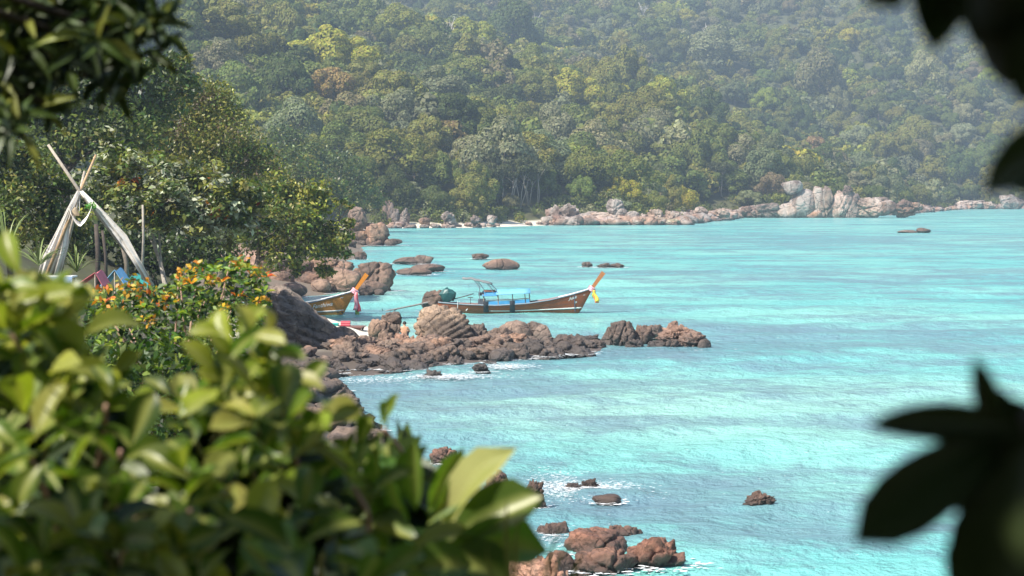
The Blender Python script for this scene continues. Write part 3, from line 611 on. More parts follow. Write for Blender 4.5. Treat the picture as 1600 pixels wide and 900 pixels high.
# -- boulder pile beyond the second boat
G = 'boulder pile beyond the moored boat bow'
for (x0, x1, yt, yb, D, kd, sd, tn, lb) in [
    (543, 614, 410, 456, 160, 'block', 0, (1.0, .86, .8), 'big flat-topped boulder at the right end of the pile'), (506, 562, 419, 455, 158, 'round', 1, (1.05, .9, .84), 'large smooth boulder with dark right flank behind the prow'), (486, 516, 436, 457, 156, 'round', 2, (.9, .78, .72), 'egg-shaped boulder left of the large smooth one'), (452, 504, 425, 456, 160, 'slab', 3, (.95, .72, .62), 'wedge boulder with slanting pink top'), (563, 606, 438, 460, 154, 'round', 4, (.7, .62, .6), 'low rounded boulder lapped by water at the pile foot'),
    (560, 584, 446, 462, 152, 'round', 5, (.75, .68, .66), 'small rounded boulder before the low one'), (418, 458, 424, 450, 158, 'round', 6, (.85, .7, .64), 'round boulder at the left of the pile'), (436, 476, 442, 462, 150, 'round', 7, (.8, .66, .62), 'half-sunk boulder nearest the leaning rock'), (484, 536, 404, 432, 168, 'block', 1, (1.0, .82, .72), 'upper boulder at the back of the pile'), (440, 490, 404, 430, 168, 'round', 3, (1.0, .82, .74), 'pinkish boulder under the overhanging tree'), (515, 552, 408, 424, 172, 'slab', 6, (.95, .78, .7), 'thin slab behind the upper boulder'),
    (380, 432, 388, 430, 170, 'round', 0, (1.0, .86, .82), 'pale boulder among the tree stems'), (340, 392, 380, 424, 172, 'block', 5, (.95, .85, .82), 'grey boulder in the shade of the tree'), (404, 446, 398, 426, 164, 'block', 7, (.9, .76, .7), 'blocky boulder under the lowest leaves'), (584, 600, 452, 461, 152, 'round', 2, (.6, .54, .54), 'little wet stone at the foot of the pile'), (500, 514, 428, 452, 157, 'slab', 4, (1.05, .78, .66), 'narrow orange slab wedged between two boulders')]:
    rock(x0, x1, yt, yb, kd, M_rock_mid, lb, G, D=D, seed=sd, tint=tn, sub=5 if x1 - x0 > 50 else 4)
# -- the leaning rock on the left and the spit
G = 'large rocks of the spit'
o = rock(372, 548, 430, 592, 'layer', M_rock_spit, 'huge leaning grey rock with slanting ribs beside the bench', G, D=95, seed=5, tint=(1.15, 1.1, 1.08), sub=5, depth=.5, rot=0.15, roll=math.radians(38), sink=.05); o.scale = (3.5, 2.0, 1.75); o.location = at(468, 532, 96.5)
for (x0, x1, yt, yb, D, kd, sd, tn, lb) in [
    (648, 735, 479, 552, 99.5, 'layer', 0, (1.4, 1.25, 1.1), 'biggest ribbed pinkish boulder on the spit, before the boat stern'), (596, 626, 488, 510, 101, 'block', 1, (1.25, 1.05, .95), 'topmost boulder of the stack left of the person'), (576, 610, 499, 528, 100, 'block', 2, (1.15, .95, .85), 'leaning boulder under the stack top'), (594, 624, 506, 540, 100.5, 'slab', 3, (1.05, .95, .88), 'slab sloping down towards the person'), (588, 622, 516, 562, 97, 'craggy', 4, (1.1, .95, .88), 'cracked upright rock at the front of the stack'), (612, 640, 522, 564, 96, 'slab', 5, (1.2, .9, .8), 'ribbed reddish slab right of the cracked rock'), (630, 668, 522, 562, 96.5, 'craggy', 6, (1.35, 1.0, .84), 'orange-topped boulder under the biggest one'),
    (505, 560, 512, 556, 96, 'round', 7, (.6, .52, .48), 'smooth dark brown boulder before the sun lounger'), (520, 580, 535, 580, 92, 'craggy', 0, (.9, .8, .76), 'rough brown boulder at the left front of the spit'), (560, 612, 540, 578, 92, 'layer', 3, (1.25, .95, .82), 'layered reddish rock at the spit front'), (716, 772, 506, 546, 101, 'craggy', 1, (.7, .66, .66), 'dark knobbly rock right of the biggest boulder'), (780, 830, 502, 536, 104, 'round', 2, (1.05, .92, .88), 'broad rounded boulder on the middle of the spit'), (818, 850, 503, 530, 105, 'block', 3, (.8, .74, .74), 'grey boulder behind the broad rounded one'),
    (765, 806, 512, 546, 102, 'block', 4, (.95, .82, .78), 'brown block left of the broad rounded boulder'), (835, 862, 508, 534, 104, 'round', 5, (.85, .78, .78), 'round grey boulder at the end of the spit ridge'), (628, 690, 556, 590, 90, 'craggy', 2, (.7, .62, .6), 'dark wet rock at the spit front'), (590, 640, 560, 592, 89.5, 'craggy', 5, (.75, .66, .62), 'blackish ribbed rock beside the dark wet rock'), (700, 752, 540, 575, 94, 'craggy', 7, (.8, .7, .68), 'low brown rock at the right front of the spit'), (735, 790, 530, 562, 97, 'craggy', 3, (.7, .65, .65), 'dark low rock near the breaking foam'),
    (668, 712, 528, 562, 95, 'layer', 6, (1.2, .92, .8), 'pinkish tilted rock in the middle of the spit'), (738, 766, 568, 583, None, 'craggy', 4, (.5, .5, .5), 'small black rock awash right of the spit front'), (660, 690, 578, 590, None, 'craggy', 6, (.5, .5, .5), 'black rock tip awash at the spit front')]:
    rock(x0, x1, yt, yb, kd, M_rock_spit, lb, G, D=D, seed=sd, tint=tn, sub=5 if x1 - x0 > 40 else 4)
G = 'rocks of the low islet right of the spit'
for (x0, x1, yt, yb, kd, sd, tn, lb) in [(944, 992, 502, 544, 'block', 0, (.62, .56, .56), 'dark squarish boulder at the left end of the islet'), (988, 1022, 508, 542, 'craggy', 1, (.7, .6, .58), 'dark lumpy rock next to the squarish boulder'), (1008, 1040, 508, 530, 'block', 2, (.9, .74, .7), 'brown block at the back of the islet'), (1028, 1086, 503, 544, 'craggy', 3, (1.1, .86, .8), 'highest reddish cracked rock of the islet'), (1056, 1106, 518, 546, 'craggy', 4, (1.0, .82, .78), 'sloping reddish rock at the right end of the islet'),
    (974, 1010, 530, 547, 'craggy', 5, (.55, .5, .5), 'low black rock at the islet waterline'), (896, 946, 524, 541, 'craggy', 6, (.5, .47, .48), 'low black rock between spit and islet'), (862, 902, 535, 552, 'craggy', 7, (.55, .52, .52), 'dark rock washed by foam off the spit'), (1010, 1040, 532, 547, 'craggy', 0, (.55, .5, .5), 'small wet rock at the foot of the islet'), (1090, 1112, 530, 547, 'round', 6, (.8, .7, .66), 'last small rock at the islet tip'), (1040, 1064, 530, 547, 'block', 6, (.8, .66, .62), 'brown stone in front of the highest islet rock'), (870, 900, 524, 534, 'craggy', 2, (.55, .5, .5), 'thin dark rock at the spit end')]:
    rock(x0, x1, yt, yb, kd, M_rock_spit, lb, G, seed=sd, tint=tn, sub=5 if x1 - x0 > 44 else 4)
G = 'loose rocks heaped on the spit'
rs = random.Random(9)
k = 0
while k < 290:
    t = rs.random(); X = -9 + 12.5 * t + rs.uniform(-1, 1); Y = 93 + 8.5 * t + rs.uniform(-7, 5) * (1.05 - .55 * t); z = gz(X, Y)
    if z < -0.55 or z > 1.5: continue
    z = max(z, -0.12)
    px, py = proj((X, Y, z))
    if 598 < px < 664 and 498 < py < 542: continue
    k += 1; r = rs.choice([.2, .25, .3, .38, .48, .62]) * rs.uniform(.85, 1.2)
    wet = z < .3; tn = rs.choice([(.45, .42, .42), (.62, .55, .54), (.8, .7, .66), (.95, .8, .72)]) if wet else rs.choice([(1.1, .9, .82), (.9, .78, .74), (1.25, .95, .82), (.75, .68, .66)])
    o = bpy.data.objects.new('loose_rock', rock_proto(rs.choice(['block', 'craggy', 'slab', 'craggy']), M_rock_spit, rs.randrange(8), 4)); link(o)
    o.location = (X, Y, z + r * .2); o.scale = (r * rs.uniform(.9, 1.5), r, r * rs.uniform(.55, .9)); o.rotation_euler = (rs.uniform(-.3, .3), rs.uniform(-.3, .3), rs.uniform(0, 6)); o.color = (*tn, 1)
    seg = 'left end' if px < 600 else ('middle' if px < 740 else 'right end')
    tag(o, f'{"small" if r < .42 else "middling"} {"dark wet" if wet else ("reddish" if tn[0] > 1 else "grey-brown")} rock heaped on the {seg} of the spit', 'rock', G)
    if wet: WATERLINE.append((X, Y, r * 1.6, Y, r))
# -- near rocks
G = 'rocks of the near shore'
for (x0, x1, yt, yb, D, kd, sd, tn, lb) in [
    (886, 990, 832, 892, 43.5, 'block', 0, (1.15, 1.0, .95), 'big rust-brown rounded boulder at the bottom of the picture'), (892, 996, 862, 925, 41.5, 'block', 3, (.95, .9, .88), 'dark brown boulder in front of the rust-brown one'), (940, 1004, 823, 870, 45.5, 'block', 2, (.75, .74, .74), 'grey-brown boulder behind the rust-brown one'), (978, 1086, 843, 925, 42, 'craggy', 4, (1.1, .95, .9), 'cracked reddish boulder sloping into the water at bottom'), (838, 896, 818, 872, 46, 'slab', 5, (.7, .72, .74), 'dark slab pointing at the water left of the boulders'), (850, 898, 862, 915, 41.5, 'round', 6, (.85, .82, .8), 'small round boulder beside the dark slab'),
    (730, 850, 866, 960, 37, 'craggy', 7, (1.8, 1.9, 1.9), 'pale pinkish craggy rock at the bottom edge'), (800, 896, 872, 960, 36, 'craggy', 1, (1.7, 1.75, 1.75), 'lumpy pale rock right of the pinkish craggy one'), (668, 760, 850, 940, 40, 'slab', 2, (1.1, 1.2, 1.25), 'grey rock behind the big glossy leaves'), (672, 712, 700, 730, 58, 'block', 3, (1.3, 1.2, 1.2), 'pinkish rock peeping above the big leaves'), (752, 796, 738, 790, 52, 'craggy', 4, (.8, .8, .8), 'dark rock just right of the pale leaf'), (816, 856, 752, 796, None, 'craggy', 5, (.55, .58, .6), 'black rock at the waterline by the leaves'),
    (906, 938, 749, 764, None, 'craggy', 6, (.45, .5, .52), 'small black rock ringed by foam'), (884, 910, 755, 766, None, 'craggy', 1, (.45, .5, .52), 'low black rock left of the foam-ringed one'), (928, 970, 774, 789, None, 'round', 1, (.5, .52, .55), 'low wet rock below the foam-ringed one'), (1162, 1213, 769, 798, None, 'craggy', 3, (.65, .72, .78), 'lone dark rock standing in the near water')]:
    rock(x0, x1, yt, yb, kd, M_rock_near, lb, G, D=D, seed=sd, tint=tn, sub=5)

G = 'rocks along the near shore below the shrubs'
rs = random.Random(19)
for k in range(24):
    Y = 56 + 31 * k / 23 + rs.uniform(-.6, .6); X = float(np.interp(Y, XS_Y, XS_X)) + rs.uniform(-1.2, .9); r = rs.uniform(.45, 1.0); o = bpy.data.objects.new('shore_rock', rock_proto(rs.choice(['craggy', 'block', 'slab']), M_rock_spit, rs.randrange(8), 4)); link(o)
    o.location = (X, Y, max(gz(X, Y), 0) + .15 * r); o.scale = (r * rs.uniform(1, 1.6), r, r * rs.uniform(.5, .8)); o.rotation_euler = (0, 0, rs.uniform(0, 6)); t_ = rs.uniform(.6, 1.05); o.color = (t_, t_ * .88, t_ * .82, 1)
    tag(o, f'{"dark" if t_ < .8 else "brown"} {"small" if r < .7 else "larger"} shore rock in the row between shrub tips and spit', 'rock', G); WATERLINE.append((X, Y, r * 1.6, Y, r))
def short(lb):
    w_ = lb.split(); stop = {'at', 'on', 'of', 'before', 'behind', 'beside', 'with', 'under', 'right', 'left', 'near', 'off', 'between', 'in', 'sloping', 'by', 'just', 'washed', 'awash', 'standing', 'next', 'where', 'topping', 'perched', 'dipping', 'and', 'wedged', 'rising', 'lapped', 'nearest', 'reaching'}
    out = []
    for q in w_:
        if q.strip(',') in stop: break
        out.append(q.strip(','))
    return ' '.join(out)
def relabel(grp, refgrps, fmt):
    ref = [o for o in COL.objects if o.get('group') in refgrps]
    for o in [o for o in COL.objects if o.get('group') == grp]:
        px, py = proj(o.location); best = min(ref, key=lambda q: (proj(q.location)[0] - px) ** 2 + 4 * (proj(q.location)[1] - py) ** 2); bx, by = proj(best.location)
        rel = ('below' if py > by else 'above') if abs(py - by) * 2 > abs(px - bx) else ('left of' if px < bx else 'right of')
        o['label'] = fmt(o['label']) + f' {rel} the {short(best["label"])}'
relabel('loose rocks heaped on the spit', ('large rocks of the spit', 'rocks of the low islet right of the spit'), lambda l: l.split(' heaped')[0])
relabel('loose boulders strewn along the far shore', ('rocks of the far beach', 'boulders of the far headland'), lambda l: l.split(' on the')[0].split(' at the')[0].split(' below')[0] + ' on the far shore')
# foam where the swell meets the rocks
def build_foam():
    rs = np.random.default_rng(31); V = []; nn = []
    def flake(x, y, s):
        k = rs.integers(5, 8); a = np.sort(rs.random(k)) * 6.283; r = s * (.5 + rs.random(k)); z = 0.03 + rs.random() * .05
        V.extend([(x + math.cos(t) * q * 1.7, y + math.sin(t) * q, z) for t, q in zip(a, r)]); nn.append(k)
    for (x, y, wd, cy_, dp) in WATERLINE:
        if y > 300: continue
        for q in range(int(14 + 30 * wd)):
            a = rs.uniform(math.pi, 2 * math.pi) if rs.random() < .75 else rs.uniform(0, 6.28); e = 1.0 + abs(rs.normal()) * .28
            X = x + math.cos(a) * wd * .55 * e; Y = cy_ + math.sin(a) * dp * .6 * e
            flake(X, Y, rs.uniform(.015, .07) * (0.7 + y / 130))
    for (px, py, rx, ry, n) in [(850, 550, 60, 7, 1500), (800, 557, 40, 5, 1000), (700, 590, 70, 5, 800), (790, 574, 40, 5, 500), (910, 535, 40, 6, 200), (930, 768, 70, 14, 1100), (870, 760, 40, 20, 600), (1090, 548, 40, 3, 150), (590, 595, 60, 6, 220), (860, 835, 30, 20, 150), (1010, 520, 60, 3, 80)]:
        for q in range(int(n * 1.8)):
            p = onz(px + rs.normal() * rx * .5, py + rs.normal() * ry * .5); flake(p.x, p.y, rs.uniform(.012, .055) * p.y / 90)
    for q in range(500):
        p = onz(rs.uniform(560, 1600), rs.uniform(345, 900) ** 1.0); flake(p.x, p.y, rs.uniform(.008, .03) * p.y / 60)
    me = mesh_np('foam', V, nn, np.arange(len(V)), simple('foam_white', (.82, .85, .86), .7, .08))
    tag(link(bpy.data.objects.new('foam', me)), 'white foam breaking round the rocks', 'foam', kind='stuff')
build_foam()
# ------------------------------------------------------------------ trees of the near left shore (leaf by leaf)
M_leafnear = leaf_mat('shore_tree_leaf', 'attr', 0.45, 0.3, 0.42, 0.45, hue=0.03)
M_trunk = bark_mat('bark_brown', (0.20, 0.15, 0.11))
def shore_tree(px, pb, D, tips, leaf, n, cols, label, cat='tree', r=0.16, trunk_mat=None, spread=0.55, name='broadleaf_tree', base_z=None, up=0.35, stems=1):
    """tips: (px, py, radius in m, dD) clumps of leaves; limbs run from the trunk to every clump"""
    rs = np.random.default_rng(int(px * 7 + D)); b = at(px, pb, D); z0 = gz(b.x, b.y) if base_z is None else base_z
    o = empty(name, (b.x, b.y, z0), label, cat); mb = MB(); base = Vector((0, 0, -.3))
    T = [(at(a, c, D + dd) - Vector((b.x, b.y, z0)), rad) for a, c, rad, dd in tips]
    fork = Vector((T[0][0].x * .2, T[0][0].y * .2, max(.6, sum(t.z for t, _ in T) / len(T) * .5)))
    for q in range(stems):
        off = Vector((rs.normal() * .5, rs.normal() * .4, 0)) * (stems > 1)
        mb.tube([base + off, base.lerp(fork, .5) + off * .8 + Vector((rs.normal() * .15, rs.normal() * .15, 0)), fork + off * .4], [r * 1.25, r, r * .75], 7)
    VV = []; TT = []; tot = sum(q ** 2 for _, q in T)
    mains = []
    for ti, (t, rad) in enumerate(T):
        st_ = base.lerp(fork, rs.uniform(.8, 1.0))
        if ti % 4 and mains: st_ = min(mains, key=lambda q: (q - t).length)
        ln_ = (t - st_).length; md = st_.lerp(t, .5) + Vector((rs.normal() * .08, rs.normal() * .08, rs.uniform(.02, .2))) * ln_
        if ti % 4 == 0: mains += [md, md.lerp(t, .5)]
        k_ = 1 if ti % 4 == 0 else .55
        mb.tube([st_, st_.lerp(md, .5) + Vector((0, 0, .05 * ln_)), md, t], [r * .5 * k_, r * .4 * k_, r * .28 * k_, r * .1], 5, False)
        for q in range(7):
            e = t + Vector(rand_unit(rs, 1)[0]) * rad * .85; mb.tube([md.lerp(t, rs.uniform(.5, 1)), e.lerp(t, .4) + Vector((0, 0, -.1)), e], [r * .16, r * .09, r * .04], 4, False)
        m = int((.55 if D < 130 and D > 88 and px > 250 else .68) * n * rad ** 2 / tot); sub = max(5, int(9 * rad)); sc_ = rand_unit(rs, sub) * rad * (.45 + .45 * rs.random((sub, 1))); sc_[:, 2] *= .75
        pk = rs.integers(0, sub, m); d = rand_unit(rs, m); C = sc_[pk] + d * rad * spread * rs.random((m, 1)) ** .5 * np.array([1, 1, .7]) + np.array(t)
        nr = d * .5 + rand_unit(rs, m) * .7 + np.array([0, 0, up]); nr /= np.linalg.norm(nr, axis=1, keepdims=True)
        VV.append(quads_from(C, nr, leaf, rs, .52)); w_ = np.array([c[1] for c in cols], float); ci = rs.choice(len(cols), sub, p=w_ / w_.sum())[pk]; sw = rs.random(m) < .25; ci[sw] = rs.choice(len(cols), sw.sum(), p=w_ / w_.sum())
        cc = np.array([c[0] for c in cols])[ci] * rs.uniform(.75, 1.2, (sub, 1))[pk]; TT.append(np.repeat(np.concatenate([cc, np.ones((m, 1))], 1), 4, 0))
    mb.obj('trunk', trunk_mat or M_trunk, o, True)
    me = quad_mesh('crown', np.concatenate(VV), M_leafnear); a = me.attributes.new('tint', 'FLOAT_COLOR', 'POINT'); a.data.foreach_set('color', np.concatenate(TT).astype(np.float32).ravel())
    link(bpy.data.objects.new('crown', me), o)
    return o
GD = (.06, .09, .024); GM = (.11, .15, .03); GO = (.195, .19, .04); GY = (.31, .31, .055); GW = (.42, .44, .30); GR = (.45, .13, .02); GB = (.13, .09, .05)  # GW whitens leaves to paint them as caught by the sun
shore_tree(110, 420, 118, [(60, 110, 2.6, 0), (130, 150, 2.8, 1), (215, 120, 2.5, 0), (265, 110, 1.3, 2), (190, 200, 2.5, -1), (90, 210, 2.8, 0), (30, 170, 2.5, 1), (240, 165, 1.8, 2), (282, 140, 1.2, 1), (20, 90, 2.5, 2), (150, 95, 2.0, 2), (285, 100, .8, 1)], .17, 26000, [(GD, 5), (GM, 3), (GO, 1)], 'tall dark evergreen tree rising behind the swing frame', r=.3, trunk_mat=M_barkdark, spread=.6)
shore_tree(300, 430, 142, [(270, 190, 2.6, 0), (320, 170, 2.5, 1), (250, 235, 2.6, 0), (345, 220, 2.6, -1), (375, 250, 2.3, 0), (300, 250, 2.8, 0), (290, 140, 1.6, 0), (335, 145, 1.4, 0), (400, 240, 1.6, 1), (225, 200, 2.0, 2), (360, 190, 1.8, 1), (415, 275, 1.8, 0)], .13, 32000, [(GO, 5), (GM, 2), (GY, 1), (GB, .5)], 'olive fine-leaved tree standing highest beside the bay', r=.24, spread=.6)
shore_tree(268, 440, 92, [(180, 250, 1.2, 0), (230, 265, 1.3, -1), (290, 275, 1.4, 0), (340, 285, 1.4, 0), (215, 300, 1.3, -1), (270, 310, 1.5, -1.5), (330, 320, 1.4, -1), (385, 310, 1.3, 0), (170, 290, 1.1, 0), (300, 345, 1.3, -1), (360, 350, 1.3, 0), (240, 340, 1.1, -1), (190, 330, .9, 0), (175, 215, .7, 0), (400, 340, 1.1, 0), (150, 320, .8, .5)], .16, 17000, [(GM, 3), (GO, 3), (GW, 2.6), (GD, 1.2), (GR, .06)], 'spreading pale-leaved tree, some leaves painted white-lit, over the swing frame', r=.13, trunk_mat=M_barkpale, spread=.48, up=.7)
shore_tree(400, 440, 122, [(420, 300, 1.9, 0), (470, 310, 1.7, 0), (495, 340, 1.8, 0), (450, 345, 2.2, -1), (400, 360, 2.0, 0), (515, 375, 1.4, 0), (480, 385, 1.5, -1), (430, 390, 1.6, 0), (530, 395, .8, 0), (540, 350, .6, 0), (530, 318, .45, 0), (548, 322, .3, 0), (385, 310, 1.7, 1), (360, 340, 1.7, 1), (510, 420, .8, 0), (455, 415, .9, 0), (545, 375, .5, 0), (495, 305, 1.0, 0)], .14, 26000, [(GM, 4), (GY, 2.6), (GO, 3), (GD, 1.4)], 'rounded tree leaning out over the boulder pile', r=.2, spread=.5, base_z=2.2)
shore_tree(20, 440, 84, [(15, 270, 1.6, 0), (70, 290, 1.5, 0), (40, 330, 1.7, -1), (100, 340, 1.3, 0), (10, 350, 1.6, 0), (120, 300, 1.1, 1), (60, 250, 1.2, 1), (90, 380, 1.2, 0), (0, 240, 1.0, 0), (5, 215, .7, -2)], .12, 15000, [(GM, 4), (GD, 3), (GO, 1.5), (GY, .6)], 'dark green shrubby tree left of the swing frame', r=.12)
shore_tree(230, 440, 108, [(200, 390, 1.6, 0), (250, 400, 1.6, 0), (300, 400, 1.7, 0), (170, 370, 1.5, 0), (340, 395, 1.5, 0), (130, 400, 1.5, 0), (225, 350, 1.4, 2), (90, 410, 1.3, 0), (280, 360, 1.5, 2)], .15, 12000, [(GD, 6), ((.02, .03, .012), 3), (GM, 1)], 'deep green thicket painted in shade tones behind the swing frame', cat='bush', r=.035, trunk_mat=M_barkdark, stems=4, name='thicket_bush')  # near-black leaf tone paints the shade behind the swing frame
for k, (px, pb, D, pts) in enumerate([(430, 330, 330, [(380, 300, 4, 0), (430, 280, 4.5, 0), (470, 270, 4, 0), (510, 290, 3.6, 0), (530, 320, 2.4, 0), (340, 260, 4.5, 0), (400, 235, 3.5, 4), (450, 240, 3, 4)]), (500, 330, 392, [(480, 240, 4, 0), (530, 260, 4.4, 0), (565, 290, 3.6, 0), (440, 220, 4.5, 0), (500, 290, 4, 0), (550, 310, 3, 0), (585, 310, 2.5, 8)]), (300, 330, 300, [(250, 230, 5, 0), (310, 210, 5, 0), (200, 200, 5, 0), (350, 240, 4, 0), (270, 180, 4, 0), (100, 170, 5, 0), (150, 190, 5, 0)])]):
    shore_tree(px, pb, D, pts, .3, 13000, [(GM, 4), (GD, 3), (GO, 2)], ['bushy tree behind the left point boulders', 'dark tree where the left point meets the beach', 'green tree filling the gap behind the olive tree'][k], r=.3)

# long-bladed plants
def blade_plant(name, loc, n, L, wd, label, col, rs, cat='plant', droop=.8, lean=None):
    o = empty(name, loc, label, cat); m = simple(name + '_blade', col, .5, .25, 3, 0)
    for k in range(n):
        a = rs.uniform(0, 6.28); el = rs.uniform(.5, 1.35); l = L * rs.uniform(.6, 1.1); d = Vector((math.cos(a) * math.cos(el), math.sin(a) * math.cos(el), math.sin(el)))
        if lean is not None: d = (d + lean).normalized()
        sd = d.cross(Vector((0, 0, 1))).normalized(); vs_ = []; p = Vector((0, 0, 0)); st = 6
        for i in range(st + 1):
            t = i / st; wv = wd * (1 - t) ** .6 * (.5 + min(1, t * 4) * .5); vs_ += [p - sd * wv, p + Vector((0, 0, -wv * .4)), p + sd * wv]; p = p + (d + Vector((0, 0, -droop * t * t * 1.6))).normalized() * (l / st)
        fs = [(i * 3 + j, i * 3 + j + 1, i * 3 + j + 4, i * 3 + j + 3) for i in range(st) for j in range(2)]
        MB().add(vs_, fs).obj('blade', m, o, True)
    return o
rb = random.Random(2)
for (px, py, D, n, L, lb) in [(10, 400, 62, 34, 1.9, 'spiky long-leaved plant at the left edge'), (60, 415, 60, 26, 1.5, 'spiky long-leaved plant beside the swing cloth'), (120, 425, 66, 22, 1.3, 'grassy arching plant under the swing frame')]:
    blade_plant('spiky_plant', at(px, py, D), n, L, .035, lb, (.17, .22, .06), rb)
for k, (px, py, h) in enumerate([(835, 336, 3.4), (872, 318, 2.6), (888, 322, 2.4)]):
    hh = hit_hill(px, py, .6) or (0, 450, 1); blade_plant('screw_pine', (hh[0], hh[1], hh[2] + .3), 40, h, .12, ['spiky green screw pine on the sand beach', 'small spiky green plant on the craggy outcrop', 'tufted green plant beside the upright block'][k], (.20, .25, .07), rb)

# ------------------------------------------------------------------ long-tail boats
def hull_station(x):
    X = [-4.9, -4.2, -3, -1, 1, 2.5, 3.8, 4.7, 5.15, 5.32]
    hb = np.interp(x, X, [.5, .62, .82, .97, .95, .80, .52, .24, .09, .045]); sh = np.interp(x, X, [.66, .60, .52, .47, .60, .82, 1.12, 1.36, 1.50, 1.56])
    kl = np.interp(x, [-4.9, -4.2, 0, 4.2, 4.5, 5.32], [-.05, -.25, -.32, -.25, -.02, 1.50]); return float(hb), float(sh), float(kl)
def hull_pt(x, t, side, off=0.0):
    hb, sh, kl = hull_station(x); return Vector((x, side * (hb * t ** .55 + off), kl + (sh - kl) * t ** 1.3))
def hull_y(x, z):
    hb, sh, kl = hull_station(x); t = max(0, min(1, (z - kl) / (sh - kl))) ** (1 / 1.3); return hb * t ** .55
def hull_strip(name, mat, parent, x0, x1, zlo, zhi, off, n=24, side=-1):
    vs_ = []
    for i in range(n + 1):
        x = x0 + (x1 - x0) * i / n
        hb, sh, kl = hull_station(x); zl = max(zlo(x), kl + .01); zh = min(max(zhi(x), zl + .005), sh)
        for z, e in ((zl, 0), (zl, off), (zh, off), (zh, 0)): vs_.append((x, side * (hull_y(x, z) + e), z))
    fs = [(i * 4 + a, i * 4 + (a + 1) % 4, i * 4 + 4 + (a + 1) % 4, i * 4 + 4 + a) for i in range(n) for a in range(4)] + [(3, 2, 1, 0), (n * 4, n * 4 + 1, n * 4 + 2, n * 4 + 3)]
    return MB().add(vs_, fs).obj(name, mat, parent, True)
def lettering(text, x0, z0, size, slope, mat, parent, shear=.35):
    cu = bpy.data.curves.new('lettering', 'FONT'); cu.body = text; cu.size = size; cu.shear = shear; cu.resolution_u = 3; cu.offset = 0.004
    tmp = bpy.data.objects.new('tmp_text', cu); COL.objects.link(tmp); bpy.context.view_layer.update()
    me = bpy.data.meshes.new_from_object(tmp.evaluated_get(bpy.context.evaluated_depsgraph_get())); bpy.data.objects.remove(tmp)
    for v in me.vertices:
        x = x0 + v.co.x; z = z0 + v.co.y + slope * v.co.x; v.co = (x, -(hull_y(x, z) + .042), z)
    me.materials.clear(); me.materials.append(mat); return link(bpy.data.objects.new('lettering', me), parent)
M_white = simple('white_paint', (.80, .79, .76), .5, .08); M_grey = simple('grey_paint', (.24, .28, .32), .5, .15); M_dark = simple('dark_metal', (.06, .062, .065), .5, .3)
M_pole = simple('aluminium_pole', (.42, .42, .40), .4, .1); M_rubber = simple('black_rubber', (.03, .032, .04), .6, .3)
def wood(name, c): return simple(name, c, .7, .3, 14, .2)
